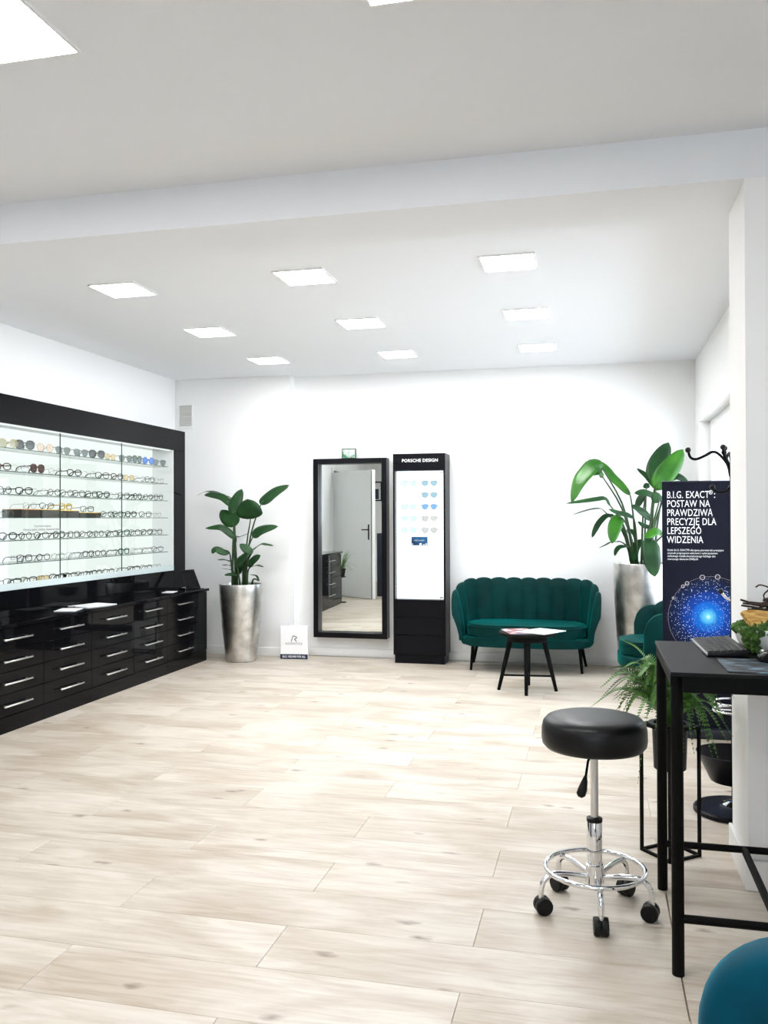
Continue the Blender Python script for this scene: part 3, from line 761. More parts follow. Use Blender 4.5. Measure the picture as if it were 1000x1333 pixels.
# ---------------------------------------------------------------- black tower cabinet with lit panel
TX, TW, TD = -1.592, 0.248, 0.264
t = thing('tower_cabinet', 'tall black display tower with a glowing white panel of sunglasses', 'cabinet', (TX, BACK-0.018-TD, 0))
boxobj('side_panel', -TW, -TW+0.018, 0.0, TD, 0.08, 1.96, MT['tower_black'], t, bev=0.001)
boxobj('side_panel', TW-0.018, TW, 0.0, TD, 0.08, 1.96, MT['tower_black'], t, bev=0.001)
boxobj('header', -TW+0.018, TW-0.018, 0.0, TD, 1.80, 1.96, MT['tower_black'], t, bev=0.001)
boxobj('lower_body', -TW+0.018, TW-0.018, 0.02, TD, 0.08, 0.598, MT['tower_black'], t)
boxobj('plinth', -TW+0.012, TW-0.012, 0.012, TD-0.01, 0.0, 0.08, MT['tower_black'], t)
for a, b in ((0.084, 0.262), (0.266, 0.430), (0.434, 0.596)):
    boxobj('drawer', -TW+0.019, TW-0.019, 0.0, 0.019, a, b, MT['tower_black'], t, bev=0.0012)
boxobj('light_panel', -TW+0.019, TW-0.019, 0.075, 0.09, 0.60, 1.798, MT['tower_light'], t)
boxobj('back_board', -TW+0.019, TW-0.019, 0.091, TD, 0.60, 1.798, MT['tower_black'], t)
boxobj('glass_door', -TW+0.02, TW-0.02, 0.001, 0.006, 0.602, 1.797, MT['door_glass'], t)
for z_ in (0.61, 1.77): boxobj('hinge', TW-0.055, TW-0.022, -0.004, 0.010, z_, z_+0.02, MT['steel'], t)
text('lettering', 'PORSCHE DESIGN', 0.040, MT['ink_white'], t, (0.01, -0.0006, 1.882), sx=1.0, align='CENTER', bold=0.0006, space=1.08)
rz_ = [1.685, 1.575, 1.465, 1.355, 1.245]
TK = [[('sky', 'sky'), ('slate', 'green')], [('pink', 'pink'), ('slate', 'green')], [('sky', 'sky'), ('blue', 'sky')], [('sky', 'sky'), ('smoke', 'smoke')], [('sky', 'sky'), ('smoke', 'smoke')]]
PT = {}
for r_ in range(5):
    for c_ in range(2):
        key = ['sky', 'sky', 'sky', 'sky', 'sky'][r_] if c_ == 0 else ['slate', 'slate', 'blue', 'smoke', 'smoke'][r_]
        if (r_, c_) == (1, 0): key = 'pink'
        if key not in PT:
            g = make_glasses('aviator', FR['thin'], LENS[key], 0.0012, 0.031, 0.028, 0.085); COL.objects.link(g); PT[key] = g
        else: g = copy_tree(PT[key])
        g.location = (TX-0.105+c_*0.195, BACK-0.018-TD+0.050, rz_[r_]-0.03); g.rotation_euler = (0, 0, -PI/2+(0.25 if c_ == 0 else 0.0)); g.scale = (0.28, 1.0, 1.0)
        tag(g, '%s aviator sunglasses in the tower, %s row, %s column' % ({'sky': 'pale blue', 'slate': 'slate', 'blue': 'blue', 'smoke': 'smoky', 'pink': 'pale pink'}[key], ORD[r_], 'mirror-side' if c_ == 0 else 'sofa-side'), 'glasses', 'sunglasses on the lit tower panel')
        # peg carrying the pair
        bm = bmesh.new(); tube(bm, [(-0.105+c_*0.195, 0.042, rz_[r_]+0.0085), (-0.105+c_*0.195, 0.075, rz_[r_]+0.0085)], 0.003, 6); finish('peg', bm, MT['white'], t, 40)
t2 = thing('brand_card', 'small blue card fixed on the lit tower panel below the sunglasses', 'card', (TX-0.01, BACK-0.018-TD+0.072, 1.10), 0)
m_ = mat('blue_card_print', srgb(20, 70, 120), 0.3); mottle(m_, srgb(8, 40, 80), srgb(40, 130, 190), 14, 3, 0.4, 0.7)
boxobj('card', -0.078, 0.078, -0.006, 0.002, 0, 0.082, m_, t2, bev=0.001)
text('lettering', 'PORSCHE DESIGN', 0.014, MT['ink_white'], t2, (0, -0.0064, 0.043), sx=0.9, align='CENTER')
for a, b, h in ((-0.07, -0.062, 0.02), (0.0, 0.022, 0.022), (0.035, 0.05, 0.014), (0.058, 0.07, 0.02)): boxobj('figure_print', a, b, -0.0068, -0.006, 0.004, h, MT['ink_white'], t2)
# ---------------------------------------------------------------- shell sofa and armchair
def supere(a, y0, b, n, m):
    pts = []
    for k in range(400):
        th = PI*k/399
        c, s = math.cos(th), math.sin(th)
        pts.append((a*math.copysign(abs(c)**(2/n), c), y0+b*abs(s)**(2/n)))
    d = [0]
    for p, q in zip(pts[:-1], pts[1:]): d.append(d[-1]+math.hypot(q[0]-p[0], q[1]-p[1]))
    out = []; j = 0
    for i in range(m):
        s = d[-1]*i/(m-1)
        while j < len(d)-2 and d[j+1] < s: j += 1
        f = (s-d[j])/max(1e-9, d[j+1]-d[j])
        out.append((pts[j][0]+(pts[j+1][0]-pts[j][0])*f, pts[j][1]+(pts[j+1][1]-pts[j][1])*f))
    return out

def shell(bm, a, y0, b, n, channels, z0, hb, ha, flare, thick=0.045):
    per = 8; m = channels*per+1
    P = supere(a, y0, b, n, m); rings = []
    for i in range(m):
        p = Vector((*P[i], 0)); q0 = Vector((*P[max(0, i-1)], 0)); q1 = Vector((*P[min(m-1, i+1)], 0))
        tg = (q1-q0).normalized(); nm = Vector((tg.y, -tg.x, 0))        # outward
        if nm.dot(p-Vector((0, y0, 0))) < 0: nm = -nm
        ph = (i % per)/per; sc = abs(math.sin(PI*ph)) if 0 < i < m-1 else 0.0
        bulge = sc**0.6
        e = min(1, max(0, (p.y-y0)/(b*0.85))); e = e**0.8; e = e*e*(3-2*e)
        H = ha+(hb-ha)*e + 0.018*bulge
        fl = flare*(1.0-0.45*e)
        uu = min(i, m-1-i)/(m-1)*(2.9*a+2*b*0.8); qe = min(1, uu/0.11); H = z0+(H-z0)*(0.72+0.28*math.sqrt(max(0, 1-(1-qe)**2)))
        prof = []
        th = thick*(0.62+0.38*bulge)
        # inner side rises, rolls over the top, outer side goes down
        for f in (0.0, 0.25, 0.5, 0.75, 0.9): prof.append((-th*0.5-0.010*bulge*(1-f*0.3)+fl*f**1.6, z0+(H-0.02-z0)*f))
        for g in (0.25, 0.5, 0.75): 
            an = PI*g; prof.append((fl-th*0.5*math.cos(an)-0.004, H-0.02+0.022*math.sin(an)))
        for f in (0.9, 0.7, 0.45, 0.2, 0.0): prof.append((th*0.5+fl*f**1.6, z0+(H-0.03-z0)*f))
        rings.append([bm.verts.new((p.x+nm.x*o, p.y+nm.y*o, z)) for o, z in prof])
    k = len(rings[0])
    for i in range(m-1):
        for j in range(k): bm.faces.new((rings[i][j], rings[i][(j+1) % k], rings[i+1][(j+1) % k], rings[i+1][j]))
    bm.faces.new(rings[0][::-1]); bm.faces.new(rings[-1])

def seat_plan(a, front, back, n=3.0, m=44):
    cy = (front+back)/2; b = (back-front)/2
    return [(a*math.copysign(abs(math.cos(t))**(2/n), math.cos(t)), cy+b*math.copysign(abs(math.sin(t))**(2/n), math.sin(t))) for t in (2*PI*k/m for k in range(m))]

def shell_seat(name, label, cat, loc, rz, a, channels, group, m=None, hb=0.785, ha=0.66, front=-0.33, back=0.27, feetx=None, flare=0.078, fy=(-0.115, 0.22), arm=-0.19):
    m = m or MT['velvet']
    t = thing(name, label, cat, loc, rz, group)
    bm = bmesh.new(); prism(bm, seat_plan(a, front, back), 0.235, 0.312, 0.02, 3); finish('seat_rail', bm, m, t, 50)
    bm = bmesh.new(); prism(bm, seat_plan(a-0.055, front+0.012, back-0.05), 0.3125, 0.425, 0.03, 4); cu = finish('seat_cushion', bm, m, t, 50)
    bm = bmesh.new(); tube(bm, [(x, y, 0.402) for x, y in seat_plan(a-0.053, front+0.010, back-0.048)], 0.005, 6, closed=True); finish('piping', bm, m, cu, 60)
    bm = bmesh.new(); shell(bm, a-0.012, arm, back-arm-0.005, 3.4, channels, 0.27, hb, ha, flare); finish('backrest', bm, m, t, 60)
    fx = feetx or a-0.08
    for sx in (-1, 1):
        for yy, s in ((fy[0], 1), (fy[1], 2)):
            bm = bmesh.new(); tube(bm, [(sx*(fx+(0.03 if s > 1 else 0)), yy, 0.0), (sx*(fx-0.02), yy*0.85+0.0, 0.24)], [0.011, 0.017], 12)
            finish('leg', bm, MT['matte_black'], t, 40)
    return t
shell_seat('shell_sofa', 'teal velvet two-seat sofa with a channelled shell back against the back wall', 'sofa', (-0.597, 7.905, 0), 0, 0.575, 13, None, feetx=0.485, fy=(-0.115, 0.285))
shell_seat('shell_armchair', 'teal velvet shell armchair half hidden behind the navy banner', 'armchair', (0.535, 7.03, 0), -PI/2+0.06, 0.315, 8, None, hb=0.70, ha=0.60, front=-0.365, back=0.24, feetx=0.22, flare=0.045, fy=(-0.16, 0.16), arm=-0.21)

# ---------------------------------------------------------------- near velvet chair, cut by the frame
t = thing('velvet_chair', 'petrol blue velvet chair with a rounded back, closest to the camera', 'chair', (0.360, 1.17, 0), -0.12)
def rounded_rect(w_, h_, r, n=8):
    o_ = []
    for cx, cz, a0 in ((w_-r, h_-r, 0), (-w_+r, h_-r, 90), (-w_+r, r, 180), (w_-r, r, 270)):
        for k in range(n+1):
            a = math.radians(a0+90*k/n); o_.append((cx+r*math.cos(a), cz+r*math.sin(a)))
    return o_
bm = bmesh.new()
pp = rounded_rect(0.235, 0.42, 0.13, 10)
layers = []
for d, s in ((-0.038, 0.90), (-0.034, 0.955), (-0.022, 0.99), (0.0, 1.0), (0.022, 0.99), (0.034, 0.955), (0.038, 0.90)):
    layers.append([bm.verts.new((x*s, d+0.22*(x*s)**2-0.10*((z-0.21)*s+0.21), 0.21+(z-0.21)*s)) for x, z in pp])
n_ = len(pp)
for a, b in zip(layers[:-1], layers[1:]):
    for k in range(n_): bm.faces.new((a[k], a[(k+1) % n_], b[(k+1) % n_], b[k]))
for la, fl in ((layers[0], True), (layers[-1], False)):
    zs = sum((v.co for v in la), Vector())/n_; zs.y += (-0.006 if fl else 0.006)-0.012
    c = bm.verts.new(zs)
    for k in range(n_): bm.faces.new((la[k], la[(k+1) % n_], c))
finish('backrest', bm, MT['velvet_blue'], t, 60, (0, 0, 0.42))
bm = bmesh.new(); prism(bm, seat_plan(0.24, 0.045, 0.50, 3.2), 0.37, 0.46, 0.03, 4); finish('seat', bm, MT['velvet_blue'], t, 50)
for sx in (-1, 1):
    for yy, fo in ((0.09, -0.03), (0.44, 0.03)):
        bm = bmesh.new(); tube(bm, [(sx*0.21, yy+fo, 0), (sx*0.17, yy, 0.372)], [0.010, 0.015], 12); finish('leg', bm, MT['matte_black'], t, 40)

# ---------------------------------------------------------------- round coffee table with magazines
t = thing('coffee_table', 'small round black table with four splayed legs in front of the sofa', 'table', (-0.520, 6.95, 0))
bm = bmesh.new(); lathe(bm, [(0.205, 0.437), (0.220, 0.443), (0.223, 0.452), (0.220, 0.461), (0.213, 0.463)], 48); finish('table_top', bm, MT['matte_black'], t, 35)
bm = bmesh.new(); lathe(bm, [(0.150, 0.39), (0.155, 0.392), (0.155, 0.4368)], 40); finish('crown', bm, MT['matte_black'], t, 35)
legs = [(0.007, -0.214), (-0.223, -0.02), (0.222, 0.016), (-0.007, 0.224)]
for x, y in legs:
    bm = bmesh.new(); tube(bm, [(x, y, 0), (x*0.58, y*0.58, 0.40)], [0.013, 0.021], 12); finish('leg', bm, MT['matte_black'], t, 40)
q = lambda p, z: (p[0]*(1-0.42*z/0.40), p[1]*(1-0.42*z/0.40), z)
for a, b in ((0, 3), (1, 2)):
    z_ = 0.104 if a == 0 else 0.118
    bm = bmesh.new(); tube(bm, [q(legs[a], z_), q(legs[b], z_)], 0.008, 8); finish('stretcher', bm, MT['matte_black'], t, 40)
def magazine(name, loc, rz, w_, d_, m, label, th=0.005):
    t = thing(name, label, 'magazine', loc, rz, 'magazines on the coffee table')
    boxobj('pages', -w_/2+0.001, w_/2-0.001, -d_/2+0.001, d_/2-0.001, 0.0006, th-0.0006, MT['paper'], t)
    bm = bmesh.new(); box(bm, -w_/2, w_/2, -d_/2, d_/2, th-0.0006, th); box(bm, -w_/2, w_/2, -d_/2, d_/2, 0, 0.0006); finish('cover', bm, m, t)
    return t
m_c = mat('colour_photo_cover', srgb(200, 200, 205), 0.3); r_ = mottle(m_c, srgb(60, 70, 110), srgb(240, 240, 240), 9, 3, 0.38, 0.6)
el = r_.color_ramp.elements.new(0.47); el.color = srgb(170, 80, 80)
m_w = mat('white_glossy_cover', srgb(244, 246, 248), 0.25); bump(m_w, 30, 0.02, 0.001)
magazine('magazine', (-0.585, 6.93, 0.4634), 0.35, 0.21, 0.29, m_c, 'colourful magazine lying open-side up on the coffee table')
magazine('magazine', (-0.405, 6.92, 0.4634), -0.55, 0.25, 0.30, m_w, 'white magazine hanging over the edge of the coffee table').location.z = 0.4688

# ---------------------------------------------------------------- thin cable on the floor behind the sofa
bm = bmesh.new(); tube(bm, catmull([(-1.33, 8.22, 0.004), (-1.2, 8.12, 0.004), (-0.95, 8.15, 0.004), (-0.6, 8.20, 0.004), (-0.25, 8.14, 0.004), (-0.1, 8.24, 0.004)], 40), 0.004, 6)
tag(finish('cable', bm, MT['vent_grey'], None, 50), 'thin grey cable on the floor behind the sofa', 'cable')

# ---------------------------------------------------------------- rolling stool
t = thing('rolling_stool', 'round black leatherette stool on a chrome five-wheel base', 'stool', (-0.006, 3.11, 0))
bm = bmesh.new()
lathe(bm, [(0.02, 0.558), (0.150, 0.558), (0.165, 0.562), (0.176, 0.575), (0.179, 0.595), (0.178, 0.627), (0.173, 0.647), (0.160, 0.662), (0.135, 0.669), (0.09, 0.672), (0.03, 0.673), (0.001, 0.673)], 56, capb=True, capt=False)
finish('seat', bm, MT['leather'], t, 60)
bm = bmesh.new(); lathe(bm, [(0.055, 0.535), (0.07, 0.540), (0.08, 0.558)], 24); finish('seat_plate', bm, MT['rubber'], t, 40)
bm = bmesh.new(); lathe(bm, [(0.0135, 0.30), (0.0135, 0.5355)], 20); finish('gas_piston', bm, MT['steel'], t, 40)
bm = bmesh.new(); lathe(bm, [(0.024, 0.125), (0.0255, 0.127), (0.0255, 0.305), (0.0235, 0.308)], 28); finish('column', bm, MT['chrome'], t, 40)
bm = bmesh.new(); lathe(bm, [(0.0265, 0.306), (0.027, 0.309), (0.027, 0.318), (0.018, 0.322)], 28); finish('collar', bm, MT['rubber'], t, 40)
bm = bmesh.new(); lathe(bm, [(0.028, 0.095), (0.031, 0.098), (0.031, 0.16), (0.027, 0.163)], 28); finish('hub', bm, MT['chrome'], t, 40)
bm = bmesh.new(); tube(bm, [(0.168*math.cos(2*PI*k/72), 0.168*math.sin(2*PI*k/72), 0.145) for k in range(72)], 0.0085, 10, closed=True); finish('foot_ring', bm, MT['chrome'], t, 60)
cast = [(0.02, -0.19), (0.184, -0.041), (0.114, 0.159), (-0.135, 0.148), (-0.185, -0.074)]
for (x, y) in cast:
    an = math.atan2(y, x); c, s = math.cos(an), math.sin(an)
    P = lambda r, z: (r*c, r*s, z)
    bm = bmesh.new(); tube(bm, catmull([P(0.028, 0.118), P(0.08, 0.128), P(0.135, 0.134), P(0.165, 0.128), P(0.186, 0.105), P(0.192, 0.070)], 20), 0.0098, 10)
    lg = finish('leg', bm, MT['chrome'], t, 60)
    bm = bmesh.new()
    for d in (-1, 1):
        ax = Vector((-s, c, 0)); ct = Vector(P(0.185, 0.0295)) + ax*0.0125*d
        ring = []
        for (r, o) in ((0.010, -0.011), (0.0275, -0.011), (0.0293, -0.008), (0.0293, 0.008), (0.0275, 0.011), (0.010, 0.011)):
            ring.append([bm.verts.new(ct+ax*o+Vector((c*math.cos(q_), s*math.cos(q_), math.sin(q_)))*r) for q_ in (2*PI*k/20 for k in range(20))])
        for a, b in zip(ring[:-1], ring[1:]):
            for k in range(20): bm.faces.new((a[k], a[(k+1) % 20], b[(k+1) % 20], b[k]))
        bm.faces.new(ring[0][::-1]); bm.faces.new(ring[-1])
    finish('caster', bm, MT['rubber'], lg, 40)
    bm = bmesh.new(); lathe(bm, [(0.006, 0.052), (0.009, 0.054), (0.009, 0.078), (0.006, 0.080)], 12, (P(0.191, 0)[0], P(0.191, 0)[1], 0)); 
    finish('caster_stem', bm, MT['steel'], lg, 40)
bm = bmesh.new(); tube(bm, [(-0.008, -0.02, 0.541), (-0.02, -0.05, 0.525), (-0.028, -0.072, 0.475)], 0.0045, 8); lv = finish('lever', bm, MT['matte_black'], t, 50)
bm = bmesh.new(); tube(bm, [(-0.028, -0.072, 0.480), (-0.031, -0.078, 0.465), (-0.038, -0.09, 0.44), (-0.044, -0.098, 0.424), (-0.047, -0.101, 0.416)], [0.005, 0.010, 0.0155, 0.0155, 0.007], 12); finish('lever_grip', bm, MT['rubber'], lv, 50)

# ---------------------------------------------------------------- black high table
TXA, TYA, TYB, TXB, TT = 0.213, 2.683, 3.365, 1.35, 0.90
t = thing('high_table', 'tall black metal table with round legs at the white pillar', 'table', (TXA, TYA, 0))
wx, wy = TXB-TXA, TYB-TYA
boxobj('table_top', 0, wx, 0, wy, TT-0.012, TT, MT['table_black'], t, bev=0.0015)
boxobj('apron', 0.035, wx-0.035, 0.003, 0.023, TT-0.058, TT-0.0121, MT['matte_black'], t)
boxobj('apron', 0.035, wx-0.035, wy-0.023, wy-0.003, TT-0.058, TT-0.0121, MT['matte_black'], t)
boxobj('apron', 0.003, 0.023, 0.035, wy-0.035, TT-0.045, TT-0.0121, MT['matte_black'], t)
boxobj('apron', wx-0.023, wx-0.003, 0.035, wy-0.035, TT-0.045, TT-0.0121, MT['matte_black'], t)
for x in (0.021, wx-0.021):
    for y in (0.046, wy-0.021):
        bm = bmesh.new(); lathe(bm, [(0.0172, 0), (0.018, 0.002), (0.018, TT-0.0121)], 24, (x, y, 0)); finish('leg', bm, MT['matte_black'], t, 40)
for y in (0.046, wy-0.021):
    bm = bmesh.new(); tube(bm, [(0.03, y, 0.166), (wx-0.03, y, 0.166)], 0.0125, 12); finish('stretcher', bm, MT['matte_black'], t, 40)
bm = bmesh.new(); tube(bm, [(0.30, 0.055, 0.166), (0.30, wy-0.03, 0.166)], 0.0125, 12); finish('stretcher', bm, MT['matte_black'], t, 40)

# keyboard
ZT = TT+0.0003
t = thing('keyboard', 'slim black keyboard lying near the edge of the high table', 'keyboard', (0.412, 3.185, ZT), 0.03)
bm = bmesh.new(); box(bm, -0.065, 0.065, -0.175, 0.175, 0, 0.012, 0.004, 2)
for v in bm.verts:
    if v.co.z > 0.006: v.co.z += (0.065-v.co.x)/0.13*0.012 if False else (v.co.x+0.065)/0.13*0.010
finish('case', bm, MT['rubber'], t, 40)
bm = bmesh.new(); box(bm, -0.0665, -0.062, -0.174, 0.174, 0.003, 0.0125, 0.001); finish('edge_strip', bm, MT['steel'], t, 40)
key = None
mk = mat('key_black', (0.02, 0.02, 0.021), 0.4); bump(mk, 100, 0.05, 0.001)
kb = None
for r_ in range(6):
    for c_ in range(14):
        x = -0.052+r_*0.0205; y = -0.158+c_*0.0243
        if key is None:
            bm = bmesh.new(); box(bm, -0.0088, 0.0088, -0.0107, 0.0107, 0, 0.005, 0.0014); kb = finish('key', bm, mk, t, 30); key = kb; k = kb
        else: k = key.copy(); COL.objects.link(k); k.parent = t
        k.location = (x, y, 0.0118+(x+0.065)/0.13*0.010); k.rotation_euler = (0, -0.077, 0)
# mouse pad and mouse
m_p = mat('printed_mouse_pad', srgb(20, 28, 40), 0.5); r_ = mottle(m_p, srgb(10, 14, 24), srgb(150, 190, 215), 16, 4, 0.50, 0.72, stretch=(1, 3, 1))
o = boxobj('mouse_pad', 0, 0.26, 0, 0.255, 0, 0.003, m_p, None, bev=0.001); o.location = (0.376, 2.712, ZT)
tag(o, 'dark mouse pad with a pale blue print on the high table', 'mouse pad')
t = thing('computer_mouse', 'glossy black computer mouse on the printed pad', 'mouse', (0.525, 2.915, ZT+0.0033), 0.5)
bm = bmesh.new(); bmesh.ops.create_uvsphere(bm, u_segments=24, v_segments=14, radius=1)
for v in bm.verts:
    x, y, z = v.co; v.co = (x*0.031*(1-0.1*y), y*0.052, max(z, -0.15)*0.030*(1-0.18*y)+0.0055)
finish('body', bm, MT['gloss_black'], t, 60)
bm = bmesh.new(); lathe(bm, [(0.006, -0.004), (0.008, -0.002), (0.008, 0.002), (0.006, 0.004)], 16); finish('scroll_wheel', bm, MT['steel'], t, 40, (0, 0.034, 0.026), (0, PI/2, 0))

# ---------------------------------------------------------------- planter bowl with moss, wood and twigs
t = thing('moss_planter', 'white ceramic bowl with moss, a slice of wood and twigs on the high table', 'planter', (0.585, 3.185, ZT))
bm = bmesh.new(); lathe(bm, [(0.085, 0.0), (0.092, 0.002), (0.112, 0.03), (0.124, 0.058), (0.127, 0.078), (0.122, 0.080), (0.116, 0.066), (0.10, 0.05)], 40, capt=True); finish('bowl', bm, MT['ceramic'], t, 50)
rm = random.Random(3)
bm = bmesh.new()
spots = []
for k in range(420):
    a = rm.uniform(0, 2*PI); r = 0.128*math.sqrt(rm.random()); spots.append((r*math.cos(a), r*math.sin(a), 0.072+0.036*(1-(r/0.128)**2)+rm.uniform(-0.006, 0.006), rm.uniform(0.008, 0.015)))
for k in range(80):   # moss hanging over the rim toward the camera side
    a = rm.uniform(-2.50, -2.10); z = rm.uniform(0.005, 0.09); r = 0.100+0.035*min(1, z/0.07)+0.008
    spots.append((r*math.cos(a), r*math.sin(a), max(z, 0.012), rm.uniform(0.007, 0.012)))
for x, y, z, r in spots:
    s = bmesh.ops.create_icosphere(bm, subdivisions=1, radius=r, matrix=Matrix.Translation((x, y, z)))
    for v in s['verts']: v.co += Vector((rm.uniform(-1, 1), rm.uniform(-1, 1), rm.uniform(-1, 1)))*r*0.35
o = finish('moss', bm, MT['moss'], t); o['kind'] = 'stuff'
bm = bmesh.new()
pl = [(0.044*(1+0.22*math.sin(3*a)+0.1*math.cos(5*a))*math.cos(a)*1.25, 0.042*(1+0.18*math.cos(2*a))*math.sin(a)) for a in (2*PI*k/28 for k in range(28))]
prism(bm, pl, 0, 0.016, 0.003, 2)
finish('wood_slice', bm, MT['bark_wood'], t, 40, (-0.050, -0.050, 0.104), (0.85, 0.10, 0.15))
for k in range(16):
    a = rm.uniform(-0.5, 0.6); z = 0.135+rm.uniform(0, 0.035); x0 = rm.uniform(-0.10, -0.02); y0 = rm.uniform(-0.04, 0.05)
    pts = [(x0, y0, z)]
    for j in range(4): pts.append((pts[-1][0]+0.05*math.cos(a)+rm.uniform(-.008, .008), pts[-1][1]+0.05*math.sin(a)+rm.uniform(-.01, .01), pts[-1][2]+rm.uniform(-0.016, 0.012)))
    bm = bmesh.new(); tube(bm, catmull(pts, 12), [0.0035]*8+[0.003, 0.0025, 0.002, 0.001], 6); finish('twig', bm, MT['twig'], t, 60)
bm = bmesh.new(); tube(bm, catmull([(-0.01, -0.02, 0.15), (-0.03, 0.0, 0.185), (-0.01, 0.01, 0.21), (-0.04, 0.0, 0.222), (-0.055, 0.0, 0.214)], 16), 0.0026, 6); finish('twig', bm, MT['twig'], t, 60)
LEFT_LEAVES=[
 ([(-3.153,7.72,1.354),(-3.154,7.69,1.419),(-3.159,7.66,1.54)],0.247,'f',(-3.235,7.820)),
 ([(-3.312,7.7,1.284),(-3.335,7.673,1.355),(-3.358,7.647,1.403),(-3.35,7.62,1.44)],0.174,'f',(-3.359,7.820)),
 ([(-3.354,7.77,1.404),(-3.349,7.82,1.512),(-3.302,7.87,1.642)],0.121,'f',(-3.341,7.820)),
 ([(-3.388,7.82,1.476),(-3.485,7.837,1.563),(-3.606,7.853,1.593),(-3.695,7.87,1.591)],0.081,'m',(-3.333,7.820)),
 ([(-3.402,7.87,1.533),(-3.583,7.903,1.616),(-3.708,7.937,1.627),(-3.825,7.97,1.586)],0.055,'u',(-3.350,7.820)),
 ([(-3.088,7.82,1.493),(-3.045,7.853,1.551),(-2.952,7.887,1.622),(-2.838,7.92,1.678)],0.124,'m',(-3.262,7.820)),
 ([(-3.298,7.72,1.166),(-3.362,7.687,1.232),(-3.435,7.653,1.278),(-3.569,7.62,1.269)],0.077,'m',(-3.368,7.820)),
 ([(-3.285,7.67,1.176),(-3.195,7.62,1.198),(-3.105,7.57,1.226)],0.062,'u',(-3.359,7.820)),
 ([(-3.152,7.77,1.182),(-3.107,7.787,1.231),(-3.043,7.803,1.263),(-2.916,7.82,1.283)],0.113,'m',(-3.271,7.820)),
 ([(-3.132,7.72,1.061),(-3.046,7.72,1.121),(-2.994,7.72,1.118),(-2.925,7.72,1.102)],0.062,'u',(-3.244,7.820)),
 ([(-3.112,7.67,1.052),(-3.154,7.645,1.068),(-3.221,7.62,1.12)],0.095,'m',(-3.226,7.820)),
 ([(-3.368,7.72,1.038),(-3.415,7.687,1.044),(-3.479,7.653,1.07),(-3.499,7.62,1.03)],0.077,'m',(-3.359,7.820)),
 ([(-3.342,7.72,0.95),(-3.391,7.67,0.972),(-3.447,7.62,0.974)],0.055,'u',(-3.350,7.820)),
 ([(-3.339,7.72,0.908),(-3.373,7.67,0.923),(-3.4,7.62,0.922)],0.040,'u',(-3.359,7.820)),
 ([(-3.334,7.72,0.869),(-3.362,7.645,0.886),(-3.378,7.57,0.893)],0.040,'u',(-3.341,7.820)),
 ([(-3.299,7.72,0.82),(-3.327,7.645,0.836),(-3.347,7.57,0.829)],0.059,'m',(-3.333,7.820)),
 ([(-3.277,7.67,0.921),(-3.214,7.645,0.974),(-3.14,7.62,1.021)],0.132,'m',(-3.279,7.820)),
 ([(-3.161,7.67,0.925),(-3.102,7.645,0.967),(-3.015,7.62,1.012)],0.110,'m',(-3.209,7.820)),
 ([(-3.15,7.72,0.903),(-3.069,7.67,0.923),(-2.981,7.62,0.91)],0.040,'u',(-3.218,7.820)),
 ([(-3.067,7.72,0.774),(-3.098,7.72,0.822),(-3.164,7.72,0.833)],0.026,'u',(-3.174,7.820)),
 ([(-3.311,7.77,0.828),(-3.274,7.745,0.904),(-3.246,7.72,0.987)],0.073,'f',(-3.297,7.820)),
]
